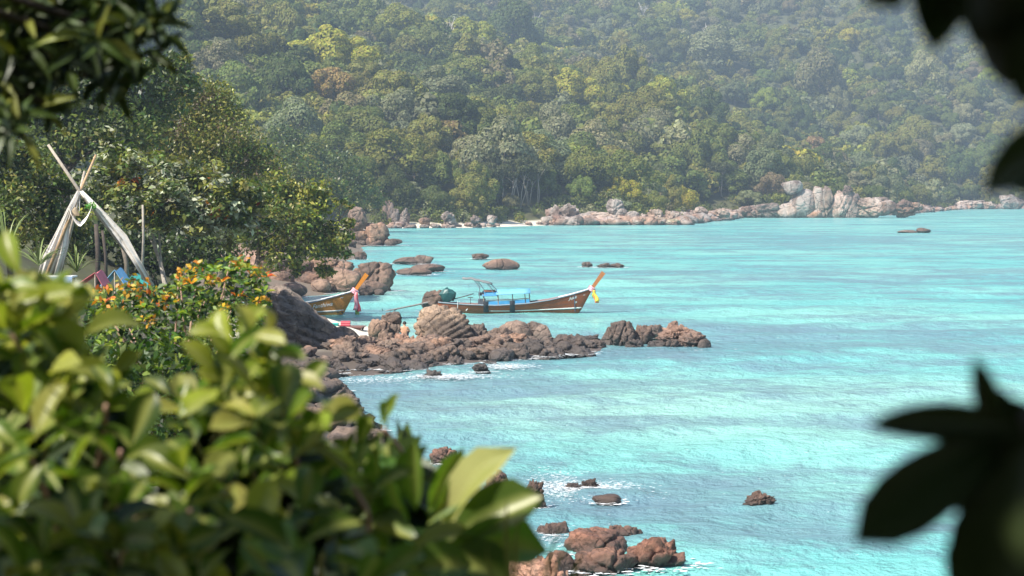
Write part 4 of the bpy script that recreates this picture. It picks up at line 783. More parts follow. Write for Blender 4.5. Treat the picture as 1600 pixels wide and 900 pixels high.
def boat(name, loc, label, hullc, prowc, text, kit, ribbons):
    o = empty(name, loc, label, 'boat', 'long-tail boats'); mh = wood(name + '_hull', hullc); mp = wood(name + '_prow', prowc)
    xs = np.linspace(-4.9, 5.32, 44); ts = [0, .08, .2, .35, .5, .65, .8, .9, 1]; vs_ = []; fs = []; m = len(ts) * 2 - 1
    for x in xs: vs_ += [hull_pt(x, t, -1) for t in ts[::-1]] + [hull_pt(x, t, 1) for t in ts[1:]]
    fs = [(i * m + j, (i + 1) * m + j, (i + 1) * m + j + 1, i * m + j + 1) for i in range(len(xs) - 1) for j in range(m - 1)] + [tuple(range(m))]
    h = MB().add(vs_, fs).obj('hull', mh, o, True); sd = h.modifiers.new('shell', 'SOLIDIFY'); sd.thickness = .05; sd.offset = 0
    for sgn in (-1, 1):
        MB().tube([hull_pt(x, 1, sgn, .02) + Vector((0, 0, .03)) for x in xs], .045, 6).obj('gunwale', M_grey, o, True)
    dk = MB(); vs_ = []
    for x in xs[2:34]: hb, sh, kl = hull_station(x); z = max(sh - .38, kl + .12); y = hull_y(x, z) - .03; vs_ += [(x, -y, z), (x, y, z)]
    dk.add(vs_, [(2 * i, 2 * i + 2, 2 * i + 3, 2 * i + 1) for i in range(len(vs_) // 2 - 1)]).obj('floor_deck', wood(name + '_deck', (.25, .20, .16)), o)
    vs_ = []
    for x in np.linspace(3.1, 5.2, 14): hb, sh, kl = hull_station(x); vs_ += [(x, -hb + .05, sh + .01), (x, 0, sh + .10), (x, hb - .05, sh + .01)]
    MB().add(vs_, [(i * 3 + a, i * 3 + 3 + a, i * 3 + 4 + a, i * 3 + 1 + a) for i in range(13) for a in range(2)]).obj('foredeck', M_white, o)
    for x in (-2.6, 1.6, 2.4): hb, sh, kl = hull_station(x); MB().box((x, 0, sh - .10), (.22, hb * 1.85, .05)).obj('thwart', wood('thwart_wood', (.33, .24, .17)), o)
    hull_strip('stripe', M_white, o, -1.5 if kit else -4.5, 4.62, lambda x: .10 + .035 * max(0, x), lambda x: .145 + .045 * max(0, x), .036)
    hull_strip('boot_band', simple('dark_green_paint', (.02, .045, .04), .5, .2), o, -4.5, 4.55, lambda x: -.2, lambda x: .085 + .03 * max(0, x), .032)
    if kit:
        for fz in (.35, .6, .82): hull_strip('plank_seam', M_dark, o, -4.7, 4.9, lambda x, f=fz: hull_station(x)[2] + (hull_station(x)[1] - hull_station(x)[2]) * f, lambda x, f=fz: hull_station(x)[2] + (hull_station(x)[1] - hull_station(x)[2]) * f + .016, .029)
    # prow post
    b = Vector((5.18, 0, 1.38)); t = Vector((6.10, 0, 2.66)); dr = (t - b).normalized(); sd_ = dr.cross(Vector((0, 1, 0))); vs_ = []
    for p, wx, wy in ((b - dr * .5, .10, .05), (b, .11, .06), (b.lerp(t, .5), .12, .075), (t, .15, .085)):
        for a, c in ((-1, -1), (1, -1), (1, 1), (-1, 1)): vs_.append(p + sd_ * wx * a + Vector((0, wy * c, 0)))
    MB().add(vs_, [(i * 4 + a, i * 4 + (a + 1) % 4, i * 4 + 4 + (a + 1) % 4, i * 4 + 4 + a) for i in range(3) for a in range(4)] + [(3, 2, 1, 0), (12, 13, 14, 15)]).obj('prow_post', mp, o)
    # garland and ribbons
    g = MB(); ctr = b.lerp(t, .12)
    for q in range(3):
        ring = []
        for a in range(13): an = a / 12 * 6.283; ring.append(ctr + dr * (q * .11 - .1) + (sd_ * math.cos(an) * .2 + Vector((0, math.sin(an) * .13, 0))) * (1 + .12 * math.sin(a * 5 + q)))
        g.tube(ring, .06, 6, False)
    gl = g.obj('garland', simple(name + '_garland', (.85, .45, .52), .8, .2), o, True)
    for q, (c, dx, L) in enumerate(ribbons):
        vs_ = []
        for i in range(7):
            u = i / 6; ww = .07 + .07 * u; x = ctr.x + .14 + dx * u + .04 * math.sin(u * 7 + q); y = -.17 - .05 * q - .04 * math.sin(u * 5 + q); z = ctr.z - .05 - L * u; vs_ += [(x - ww, y, z), (x, y - .04, z), (x + ww, y, z)]
        rb_ = MB().add(vs_, [(i * 3 + a, i * 3 + 3 + a, i * 3 + 4 + a, i * 3 + 1 + a) for i in range(6) for a in range(2)]).obj('ribbon', simple(f'{name}_ribbon_{q}', c, .7, .1), o, True); sm = rb_.modifiers.new('cloth', 'SOLIDIFY'); sm.thickness = .012
    mt = simple('letter_white', (.85, .84, .80), .6, .05, bump=0)
    for (tx, x0, z0, sz, sl) in text: lettering(tx, x0, z0, sz, sl, mt, o)
    # engine, long tail, tiller
    e = MB(); e.tube([(-4.45, 0, .50), (-4.4, 0, .95)], .16, 8); e.box((-4.4, 0, .90), (.75, .5, .22)); e.obj('engine', M_dark, o)
    cv = MB(); R_ = [(.42, .72), (.50, .95), (.54, 1.25), (.36, 1.48), (.06, 1.62)]; k = 9; vs_ = []
    for j, (r, z) in enumerate(R_):
        for a in range(k): an = a / k * 6.283; q = 1 + .13 * math.sin(a * 2.3 + j); vs_.append((-4.32 + math.cos(an) * r * q, math.sin(an) * r * .72 * q, z + .05 * math.sin(a * 1.7 + j)))
    cv.add(vs_, [(j * k + a, j * k + (a + 1) % k, (j + 1) * k + (a + 1) % k, (j + 1) * k + a) for j in range(4) for a in range(k)] + [tuple(range(4 * k, 5 * k))]).obj('engine_cover', simple('green_tarp', (.018, .085, .085), .45, .3), o)
    MB().tube([(-4.6, 0, .86), (-6.5, -.1, .46), (-8.55, -.2, .06)], [.075, .06, .045], 7).obj('tail_shaft', M_pole if not kit else simple('shaft_steel', (.17, .16, .15), .5, .3), o)
    br = MB(); br.tube([(-8.35, -.2, .10), (-8.35, -.2, -.35)], .035, 5); br.tube([(-7.6, -.15, .24), (-8.25, -.2, -.15)], .03, 5); br.tube([(-8.3, -.2, .05), (-7.95, -.2, -.08)], .025, 5); br.obj('skeg_brace', M_dark, o)
    pr = MB()
    for a in range(3):
        an = a * 2.094 + .3; c = Vector((-8.62, -.2, .05)); d = Vector((0, math.cos(an), math.sin(an))); s2 = Vector((.06, -math.sin(an) * .09, math.cos(an) * .09)); pr.add([c, c + d * .16 - s2, c + d * .34, c + d * .16 + s2], [(0, 1, 2, 3)])
    pr.obj('propeller', simple('bronze_green', (.10, .14, .12), .4, .2, metal=.5), o)
    MB().tube([(-4.1, 0, .82), (-3.4, -.05, 1.0), (-2.55, -.1, 1.24)], [.04, .035, .03], 6).obj('tiller', M_dark, o)
    kids = {c.name.split('.')[0]: c for c in o.children}
    for c in list(o.children):
        n_ = c.name.split('.')[0]; up_ = {'garland': 'prow_post', 'ribbon': 'prow_post', 'stripe': 'hull', 'boot_band': 'hull', 'lettering': 'hull', 'engine_cover': 'engine', 'propeller': 'tail_shaft', 'skeg_brace': 'tail_shaft'}.get(n_)
        if up_: c.parent = kids[up_]
    if kit:
        mb_ = simple('blue_canvas', (.05, .24, .46), .7, .2, 3); mlb = simple('light_blue_canvas', (.16, .42, .60), .7, .15, 3)
        x0, x1 = -1.05, 1.22
        def roof(nm, xa, xb, ye, ze, zr, mat):
            vs_ = []
            for i in range(7):
                x = xa + (xb - xa) * i / 6; sg = .02 * math.sin(i * 2.1)
                for y, z in ((-ye, ze), (-ye * .5, (ze + zr) / 2 + .06), (0, zr + sg), (ye * .5, (ze + zr) / 2 + .06), (ye, ze)): vs_.append((x, y, z + .04 * (x - xa)))
            q = MB().add(vs_, [(i * 5 + a, i * 5 + 5 + a, i * 5 + 6 + a, i * 5 + 1 + a) for i in range(6) for a in range(4)]).obj(nm, mat, o, True); q.modifiers.new('cloth', 'SOLIDIFY').thickness = .025
        roof('awning', x0, x1, .95, 1.22, 1.50, mlb); roof('awning', -1.98, x0 + .1, .98, 1.12, 1.40, mb_)
        for sgn in (-1, 1):
            for x in (-1.9, -.95, .02, .85, 1.15):
                hb, sh, kl = hull_station(x); MB().tube([(x + .06, sgn * (hb - .06), sh - .1), (x, sgn * .88, 1.24)], .032, 6).obj('awning_post', wood('post_wood', (.34, .27, .2)) if x < 0 else M_dark, o)
            if sgn > 0: continue
            vs_ = []
            for i in range(9): x = -1.72 + 2.9 * i / 8; hb, sh, kl = hull_station(x); vs_ += [(x, sgn * (hb - .05), sh + .02), (x, sgn * (hb - .07), sh + .30)]
            q = MB().add(vs_, [(2 * i, 2 * i + 2, 2 * i + 3, 2 * i + 1) for i in range(8)]).obj('side_panel', simple('blue_side', (.05, .27, .50), .6, .15, 3), o); q.modifiers.new('board', 'SOLIDIFY').thickness = .03
            MB().tube([(-1.72, sgn * .9, .84), (0, sgn * .93, .90), (1.18, sgn * .88, .99)], .028, 5).obj('side_rail', M_dark, o)
        for x in (-1.72, 0.02):
            hb, sh, kl = hull_station(x); vs_ = []
            for z in np.linspace(sh + .3, .03, 8): y = hull_y(x, min(z, sh)); vs_ += [(x - .17, -y - .05, z), (x - .1, -y - .11, z), (x + .1, -y - .11, z), (x + .17, -y - .05, z)]
            MB().add(vs_, [(i * 4 + a, i * 4 + 1 + a, i * 4 + 5 + a, i * 4 + 4 + a) for i in range(7) for a in range(3)]).obj('fender', M_rubber, o, True)
        q = MB(); vs_ = []
        for i in range(8):
            u = i / 7; x = -3.3 + 2.0 * u; z = 2.27 - .10 * u - .28 * u * u + (.06 if i == 2 else 0)
            for y in (-.85, -.4, 0, .4, .85): vs_.append((x, y, z + .06 * math.cos(y * 1.6) + .015 * math.sin(i * 3 + y * 5)))
        q.add(vs_, [(i * 5 + a, i * 5 + 5 + a, i * 5 + 6 + a, i * 5 + 1 + a) for i in range(7) for a in range(4)]); c = q.obj('sun_canopy', simple('grey_canvas', (.20, .21, .21), .8, .3, 2), o, True); c.modifiers.new('cloth', 'SOLIDIFY').thickness = .07
        for sgn in (-1, 1):
            for (xa, za, xb, zb) in ((-2.5, 2.14, -2.15, 1.62), (-2.15, 1.62, -2.17, .85), (-2.3, 2.1, -1.75, 1.28), (-1.7, 2.0, -1.2, 1.3), (-1.45, 1.95, -.9, 1.3)): MB().tube([(xa, sgn * .7, za), (xb, sgn * .8, zb)], .018, 5).obj('canopy_pole', M_grey, o)
        MB().box((-1.5, -.2, 1.44), (.75, .7, .10)).obj('roof_mat', simple('rust_cloth', (.28, .12, .09), .8, .3), o)
        MB().box((-2.0, -.5, .72), (.5, .5, .38)).obj('storage_box', simple('dark_box', (.09, .10, .12), .6, .3), o)
        MB().box((-2.05, -.55, 1.24), (.34, .3, .2)).obj('hanging_bag', M_rubber, o)
        MB().tube([(4.15, -hull_y(4.15, 1.1) - .04, 1.22), (4.15, -hull_y(4.15, .7) - .04, .7), (4.2, -hull_y(4.2, .2) - .04, .06)], .028, 5).obj('bow_strap', simple('navy_strap', (.08, .10, .16), .7, .2), o)
        MB().tube([(-2.75, -.86, 1.0), (-2.75, -.86, .45)], .02, 5).obj('crutch_pole', M_dark, o); MB().box((-2.75, -.86, 1.02), (.34, .12, .05)).obj('crutch_rest', M_dark, o)
        MB().tube([(-3.6, -.8, .8), (-3.6, -.92, -.1)], .016, 5).obj('mooring_line', M_white, o)
        MB().box((-3.0, -.90, .22), (.05, .03, .16), Matrix.Rotation(.7, 3, 'Y')).obj('hull_mark', M_white, o)
    return o
B1 = boat('longtail_boat', (0, 132.5, 0), 'brown long-tail boat with blue awning and grey canopy afloat behind the spit', (.31, .08, .03), (.40, .15, .05), [('Jujuk', 3.78, .84, .26, .22), ('09', 4.12, .60, .17, .1), ('~', 4.72, 1.08, .22, .2)], True, [((.30, .50, .06), .05, .50), ((.75, .68, .06), .12, .62), ((.78, .22, .10), .20, .85), ((.82, .62, .08), .26, .75)])
B2 = boat('longtail_boat', (-15.55, 129.5, 0), 'orange-brown long-tail boat bow with red ribbons, moored behind the leaning rock', (.50, .21, .04), (.62, .22, .02), [('Fanthiwa', 2.6, .44, .36, .16), ('~', 4.35, 1.02, .35, .2)], False, [((.85, .30, .30), .03, 1.1), ((.35, .50, .12), .02, 1.45), ((.80, .12, .14), .16, 1.25), ((.85, .35, .40), -.06, 1.15)])

# ------------------------------------------------------------------ person sitting on the sand behind the rocks
def person():
    p = at(632, 528, 104.5); z = p.z; o = empty('person', (p.x, p.y, z), 'bare-backed person with short dark hair sitting among the rocks, facing the boat', 'person')
    me = bpy.data.meshes.new('body')
    J = dict(pel=(0, 0, .12), waist=(0, .0, .28), chest=(0, .02, .46), neckb=(0, .03, .58), neck=(0, .045, .64), head=(0, .06, .74), crown=(0, .05, .83),
             shl=(-.17, .02, .54), ell=(-.27, .10, .34), wrl=(-.19, .34, .28), shr=(.17, .02, .54), elr=(.27, .10, .34), wrr=(.19, .34, .28), hpl=(-.09, .03, .10), knl=(-.17, .42, .36), anl=(-.14, .62, .03), tol=(-.15, .78, .0), hpr=(.09, .03, .10), knr=(.17, .42, .36), anr=(.14, .62, .03), tor=(.15, .78, .0))
    Rr = dict(pel=.145, waist=.125, chest=.15, neckb=.09, neck=.055, head=.085, crown=.06, shl=.065, ell=.042, wrl=.03, shr=.065, elr=.042, wrr=.03, hpl=.09, knl=.06, anl=.042, tol=.03, hpr=.09, knr=.06, anr=.042, tor=.03)
    K = list(J); E = [('pel', 'waist'), ('waist', 'chest'), ('chest', 'neckb'), ('neckb', 'neck'), ('neck', 'head'), ('head', 'crown'), ('chest', 'shl'), ('shl', 'ell'), ('ell', 'wrl'), ('chest', 'shr'), ('shr', 'elr'), ('elr', 'wrr'), ('pel', 'hpl'), ('hpl', 'knl'), ('knl', 'anl'), ('anl', 'tol'), ('pel', 'hpr'), ('hpr', 'knr'), ('knr', 'anr'), ('anr', 'tor')]
    # fingers
    for sgn, wv in ((-1, 'wrl'), (1, 'wrr')):
        w0 = Vector(J[wv]); pk = f'palm{wv}'; J[pk] = tuple(w0 + Vector((-sgn * .04, .07, -.01))); Rr[pk] = .026; K.append(pk); E.append((wv, pk))
        for f_ in range(5):
            d = Vector((-sgn * (.02 + .01 * f_), .03, (.035 - .017 * f_))) if f_ else Vector((-sgn * .0, .02, .05)); a = f'f{wv}{f_}a'; b = f'f{wv}{f_}b'; J[a] = tuple(Vector(J[pk]) + d); J[b] = tuple(Vector(J[a]) + d * .7 + Vector((0, .012, -.02))); Rr[a] = .009; Rr[b] = .007; K += [a, b]; E += [(pk, a), (a, b)]
    me.from_pydata([J[k] for k in K], [(K.index(a), K.index(b)) for a, b in E], []); b = link(bpy.data.objects.new('body', me), o)
    m = b.modifiers.new('skin', 'SKIN'); sv = me.skin_vertices[0].data
    for i, k in enumerate(K): r = Rr[k]; sv[i].radius = (r * (1.12 if k in ('chest', 'waist', 'pel') else 1), r * (.72 if k in ('chest', 'waist') else 1)); sv[i].use_root = (k == 'pel')
    b.modifiers.new('smooth', 'SUBSURF').levels = 2; b.modifiers['smooth'].render_levels = 2
    me.materials.append(simple('sunburnt_skin', (.62, .30, .18), .55, .08, 5, 0))
    hv, hf = ICO[3]; k_ = hv[:, 2] > -.45; V = hv * np.array([.098, .108, .112]) + np.array([0, .045, .775]); fr = (hv[:, 1] > .55) & (hv[:, 2] < .35); okv = k_ & ~fr
    f2 = [tuple(int(i) for i in t) for t in hf if all(okv[i] for i in t)]; MB().add([tuple(v) for v in V], f2).obj('hair', simple('dark_hair', (.02, .014, .010), .6, .3), o, True)
    sh = MB()
    for sgn in (-1, 1): sh.tube([(0, -.01, .13), (sgn * .09, .03, .10), (sgn * .15, .30, .27)], [.165, .11, .085], 10)
    sh.obj('swim_shorts', simple('swim_shorts', (.03, .05, .12), .8, .2), o, True)
    # face
    me_ = simple('eye_dark', (.03, .02, .02), .3, .1)
    for sx_ in (-.033, .033): MB().tube([(sx_, .135, .775), (sx_, .15, .775)], [.014, .008], 8).obj('eye', me_, o, True)
    MB().tube([(0, .13, .775), (0, .168, .745), (0, .14, .735)], [.008, .016, .01], 6).obj('nose', bpy.data.materials['sunburnt_skin'], o, True)
    for sx_ in (-.088, .088): MB().tube([(sx_, .05, .79), (sx_ * 1.12, .04, .765), (sx_, .05, .735)], [.012, .02, .01], 6).obj('ear', bpy.data.materials['sunburnt_skin'], o, True)
    MB().tube([(-.025, .142, .705), (0, .15, .703), (.025, .142, .705)], .007, 6).obj('mouth', simple('lips', (.4, .15, .12), .5, .1), o, True)
    o.scale = (1.0, 1.0, 1.0)
person()

# ------------------------------------------------------------------ sun lounger and cushions on the sand
def lounger():
    p = at(541, 521, 112.5); o = empty('beach_bench', (p.x, p.y, p.z), 'low reddish wooden beach bench on the pale sand', 'bench'); m = wood('red_wood', (.20, .10, .085)); o.rotation_euler = (0, 0, -.12)
    for k in range(5): MB().box((0, -.5 + .25 * k, .40), (2.1, .21, .05)).obj('slat', m, o)
    for x in (-.75, .45, .85):
        for y in (-.46, .46): MB().box((x, y, .185), (.09, .09, .37)).obj('leg', m, o)
    for y in (-.46, .46): MB().box((0, y, .30), (1.9, .05, .10)).obj('rail', m, o); MB().tube([(-.35, y, .05), (.40, y, .32)], .03, 5).obj('brace', m, o)
    def cushion(px, py, dx, w_, h_, cols, label, nm):
        c = MB(); a = at(px, py, 112.5); e = empty(nm, (a.x, a.y, p.z + .43), label, 'cushion', 'cushions on the beach bench'); n = len(cols)
        for i, cc in enumerate(cols):
            z0 = h_ * i / n; z1 = h_ * (i + 1) / n - .006; bl = MB().box((0, 0, (z0 + z1) / 2), (w_, .34, z1 - z0)); q = bl.obj('band', simple(f'{nm}_{px}_{i}', cc, .85, .1), e); bv = q.modifiers.new('soft', 'BEVEL'); bv.width = min(.03, (z1 - z0) * .4); bv.segments = 2
    cushion(540, 510, 0, .55, .28, [(.55, .06, .10), (.75, .22, .25), (.55, .06, .10), (.75, .22, .25), (.60, .10, .14)], 'pink and red striped cushion on the beach bench', 'cushion')
    cushion(523, 511, 0, .45, .17, [(.02, .30, .28), (.05, .40, .36)], 'teal cushion lying on the beach bench', 'cushion'); cushion(502, 508, 0, .40, .26, [(.10, .16, .26), (.35, .42, .5), (.10, .16, .26), (.35, .42, .5)], 'navy and white striped cushion at the bench end by the rock', 'cushion')
lounger()

# ------------------------------------------------------------------ swing frame of poles and cloth, beach things round it
def swing():
    D = 62.0; A = at(125, 300, D); g = at(140, 452, D).z; o = empty('swing_frame', (A.x, A.y, g), 'tripod of bleached poles wrapped in white cloth with a cloth swing', 'swing'); O = Vector((A.x, A.y, g))
    mp = wood('bleached_pole', (.42, .36, .29)); mc = simple('white_muslin', (.80, .74, .67), .9, .10, 8, .3)
    def P(px, py, dd=0): return at(px, py, D + dd) - O
    MB().tube([P(75, 226, -.3), P(125, 300, 0), P(238, 446, .6)], [.045, .055, .065], 7).obj('pole', mp, o, True)
    MB().tube([P(150, 242, .3), P(124, 302, .05), P(66, 446, -.8)], [.04, .05, .06], 7).obj('pole', wood('bamboo_pole', (.40, .27, .15)), o, True)
    MB().tube([P(132, 268, .7), P(125, 300, .05), P(92, 440, 2.2)], [.04, .05, .055], 7).obj('pole', mp, o, True)
    def drape(name, L, Rr, folds, amp):
        vs_ = []; n = len(L); k = 13
        for i in range(n):
            for j in range(k):
                u = j / (k - 1); q = Vector(L[i]).lerp(Vector(Rr[i]), u); q.y += amp * math.sin(u * folds * 3.14) * (i + 1) / n; vs_.append(q)
        ob = MB().add(vs_, [(i * k + j, (i + 1) * k + j, (i + 1) * k + j + 1, i * k + j + 1) for i in range(n - 1) for j in range(k - 1)]).obj(name, mc, o, True); ob.modifiers.new('cloth', 'SOLIDIFY').thickness = .012
    drape('cloth_panel', [P(121, 298, -.2), P(106, 325, -.25), P(88, 362, -.3), P(68, 400, -.4), P(56, 440, -.5)], [P(125, 300, -.2), P(113, 330, -.2), P(108, 355, -.2), P(106, 385, -.2), P(92, 436, -.2)], 7, .09)
    drape('cloth_sleeve', [P(123, 300, -.1), P(150, 328, 0), P(182, 372, .2), P(205, 405, .3), P(226, 440, .4)], [P(129, 298, -.1), P(158, 326, 0), P(198, 368, .2), P(214, 398, .3), P(236, 438, .4)], 3, .05)
    vs_ = []; k = 9; n = 13
    for i in range(n):
        u = i / (n - 1); px = 109 + 34 * u; py = 326 + 24 * max(0, math.sin(u * math.pi)) ** .8 + (-4 if u > .5 else 0) * u
        for j in range(k): w_ = j / (k - 1) - .5; vs_.append(P(px, py - 9 * (.5 - abs(w_)) * 0 - 7 * w_ * math.sin(u * 3.14) - (0), -.25 + .5 * w_))
    ob = MB().add(vs_, [(i * k + j, (i + 1) * k + j, (i + 1) * k + j + 1, i * k + j + 1) for i in range(n - 1) for j in range(k - 1)]).obj('swing_seat', mc, o, True); ob.modifiers.new('cloth', 'SOLIDIFY').thickness = .015
    for a, b in (((124, 300), (110, 326)), ((126, 300), (142, 322)), ((123, 302), (118, 335)), ((125, 302), (124, 330))): MB().tube([P(*a, -.1), P(*b, -.2)], .014, 5).obj('rope', M_pole, o)
    ln = MB(); R_ = [(.02, 0), (.05, -.03), (.10, -.12), (.13, -.26), (.13, -.30)]
    ln.tube([P(117, 322, -.15) + Vector((0, 0, z)) for r, z in R_], [r for r, z in R_], 10).obj('lamp_shade', simple('wicker', (.38, .30, .2), .9, .3), o, True)
    lf = MB(); rs = np.random.default_rng(3)
    C = np.array(P(143, 322, -.2)) + rs.normal(size=(60, 3)) * np.array([.08, .08, .06]); V = quads_from(C, rand_unit(rs, 60), .05, rs, .6); link(bpy.data.objects.new('leaf_garland', quad_mesh('leaf_garland', V, leaf_mat('garland_leaf', 'fixed', col=(.12, .30, .06)))), o)
    # posts
    for k_, (a, b, c, d, r, mm, lb) in enumerate([(152, 440, 150, 350, .09, M_barkdark, 'dark upright post behind the swing frame'), (166, 440, 160, 360, .06, M_barkdark, 'thin dark post beside the thicker one'), (200, 438, 190, 380, .08, M_bark, 'short leaning brown post right of the dark posts'), (221, 420, 223, 320, .045, M_barkpale, 'thin pale stick standing right of the swing cloth')]):
        b0 = at(a, b, 72); t0 = at(c, d, 72); q = MB().tube([Vector((0, 0, -.8)), (t0 - b0) * .5 + Vector((.05, 0, 0)), t0 - b0], [r * 1.15, r, r * .85], 8).obj('wooden_post', mm, None, True); q.location = b0; tag(q, lb, 'post', 'posts behind the swing frame')
    def tarp(px0, px1, yt, yb, D, col, label, name, peak=.5):
        p = at((px0 + px1) / 2, yb, D); w_ = (px1 - px0) / F * D; h = (yb - yt) / F * D; e = empty(name, p, label, 'shelter'); vs_ = []
        for x, z in ((-.5, 0), (peak - .5, h), (.5, .1 * h)):
            for i in range(5): y = -.7 + 1.4 * i / 4; vs_.append((x * w_, y, z - .05 * math.sin(i * 1.6) - .0))
        q = MB().add(vs_, [(i * 5 + j, i * 5 + j + 1, i * 5 + 6 + j, i * 5 + 5 + j) for i in range(2) for j in range(4)]).obj('cloth', simple(name + '_cloth', col, .8, .15, 3), e); q.modifiers.new('thick', 'SOLIDIFY').thickness = .02
        g0 = gz(p.x, p.y) - p.z
        for x, z in ((-.48, 0), (peak - .5, h * .97), (.48, .1 * h)): MB().tube([(x * w_, -.65, min(g0, -.6)), (x * w_, -.65, z)], .03, 6).obj('pole', mp, e)
    tarp(122, 166, 425, 447, 68, (.62, .16, .19), 'pink-red cloth shelter among the shrubs', 'red_shelter', .75); tarp(163, 200, 421, 446, 70, (.22, .47, .70), 'light blue cloth shelter beside the pink one', 'blue_shelter', .6); tarp(196, 236, 430, 450, 72, (.05, .42, .36), 'turquoise cloth shelter behind the white sleeve', 'turquoise_shelter', .4)
    p = at(82, 432, 60); e = empty('cloth_table', p, 'table with pale blue cloth at the foot of the swing cloth', 'table')
    q = MB().box((0, 0, 0), (1.35, .7, .05)).obj('table_top', M_white, e); MB().box((0, -.37, -.14), (1.35, .02, .3)).obj('table_cloth', simple('pale_blue_cloth', (.34, .46, .68), .8, .15), e)
    for x in (-.6, .6):
        for y in (-.28, .28): MB().tube([(x, y, -.9), (x, y, -.02)], .03, 6).obj('leg', mp, e)
swing()

# ------------------------------------------------------------------ leaves one by one: foreground and bushes
def leaf_mesh(name, mat, shape, fold=.18, curl=.25, ns=6, nw=4, wave=0.0, seed=0):
    vs_ = []; rib = []
    for i in range(ns + 1):
        t = i / ns
        if shape == 'obovate': wv = (math.sin(min(1, t / .68) * math.pi / 2) ** 1.15 if t < .68 else math.cos((t - .68) / .32 * math.pi / 2) ** .55)
        elif shape == 'lance': wv = math.sin(math.pi * t ** .8) ** .9
        else: wv = math.sin(math.pi * t ** .92) ** .7
        wv = max(wv, .02 if 0 < t < 1 else (.05 if t == 0 else .0))
        for j in range(nw + 1):
            u = j / nw * 2 - 1; x = u * .5 * wv; z = fold * abs(x) - curl * t * t + wave * math.sin(t * 9 + u * 2 + seed) * abs(u); vs_.append((x, t, z)); rib.append(1.0 if abs(u) < .01 else 0.0)
    fs = [(i * (nw + 1) + j, i * (nw + 1) + j + 1, (i + 1) * (nw + 1) + j + 1, (i + 1) * (nw + 1) + j) for i in range(ns) for j in range(nw)]
    me = bpy.data.meshes.new(name); me.from_pydata(vs_, [], fs); me.update(); me.polygons.foreach_set('use_smooth', np.ones(len(fs), bool)); me.materials.append(mat)
    a = me.attributes.new('rib', 'FLOAT', 'POINT'); a.data.foreach_set('value', rib); return me
def leaf_frame(d, nrm):
    y = d.normalized(); z = (nrm - y * nrm.dot(y)); z = z.normalized() if z.length > 1e-5 else y.orthogonal().normalized(); x = y.cross(z); return Matrix(((x.x, y.x, z.x), (x.y, y.y, z.y), (x.z, y.z, z.z)))
def put_leaf(me, parent, base, d, nrm, L, W, col):
    o = bpy.data.objects.new('leaf', me); COL.objects.link(o); o.parent = parent; m = leaf_frame(d, nrm).to_4x4(); m.translation = base - parent.location
    o.matrix_local = m @ Matrix.Diagonal((W, L, L, 1)); o.color = (*col, 1); return o
M_big = leaf_mat('glossy_leaf', 'object', .35, .40, .36, .42, per='object', hue=.015, veins=True)
M_darkleaf = leaf_mat('shade_leaf', 'object', .2, .12, .45, .4, per='object', hue=.01, veins=False)
M_bush = leaf_mat('bush_leaf', 'object', .3, .35, .45, .4, per='object', hue=.02)
M_bushmass = leaf_mat('bush_mass_leaf', 'attr', .45, .3, .45, .4, hue=.03)
M_stem = simple('pink_stem', (.42, .26, .19), .6, .2, 20, .1); M_stemgreen = simple('green_stem', (.22, .22, .07), .6, .2, 20, .1)
OBO = [leaf_mesh('obovate_leaf', M_big, 'obovate', .35, c, wave=.03, seed=i) for i, c in enumerate((.05, .25, .45, -.12))]
LAN = [leaf_mesh('lance_leaf', M_darkleaf, 'lance', .3, c, seed=i) for i, c in enumerate((.1, .3, .5))]
BSH = [leaf_mesh('bush_leaf', M_bush, 'oval', .3, c, 4, 2) for c in (.1, .35)]
SILO = [leaf_mesh('blunt_leaf', M_darkleaf, 'obovate', .2, c, 8, 4) for c in (.05, .2)]
SIL = [leaf_mesh('broad_leaf', M_darkleaf, 'oval', .25, c, 8, 4) for c in (.05, .3)]
def inside(poly, x, y):
    c = False; j = len(poly) - 1
    for i in range(len(poly)):
        (xi, yi), (xj, yj) = poly[i], poly[j]
        if (yi > y) != (yj > y) and x < (xj - xi) * (y - yi) / (yj - yi) + xi: c = not c
        j = i
    return c
def mass(parent, poly, n, D0, D1, size, cols, seed, name='foliage'):
    rs = np.random.default_rng(seed); C = []; xs = [p[0] for p in poly]; ys = [p[1] for p in poly]
    while len(C) < n:
        x = rs.uniform(min(xs), max(xs)); y = rs.uniform(min(ys), max(ys))
        if inside(poly, x, y): C.append(np.array(at(x, y, rs.uniform(D0, D1))) - np.array(parent.location))
    C = np.array(C); nr = rand_unit(rs, n) * .8 + np.array([-.1, -.2, .6]); nr /= np.linalg.norm(nr, axis=1, keepdims=True); V = quads_from(C, nr, size, rs, .5)
    me = quad_mesh(name, V, M_bushmass); ci = rs.choice(len(cols), n, p=np.array([c[1] for c in cols]) / sum(c[1] for c in cols)); cc = np.array([c[0] for c in cols])[ci]
    a = me.attributes.new('tint', 'FLOAT_COLOR', 'POINT'); a.data.foreach_set('color', np.repeat(np.concatenate([cc, np.ones((n, 1))], 1), 4, 0).astype(np.float32).ravel())
    o = link(bpy.data.objects.new(name, me), parent); o['kind'] = 'stuff'; return o
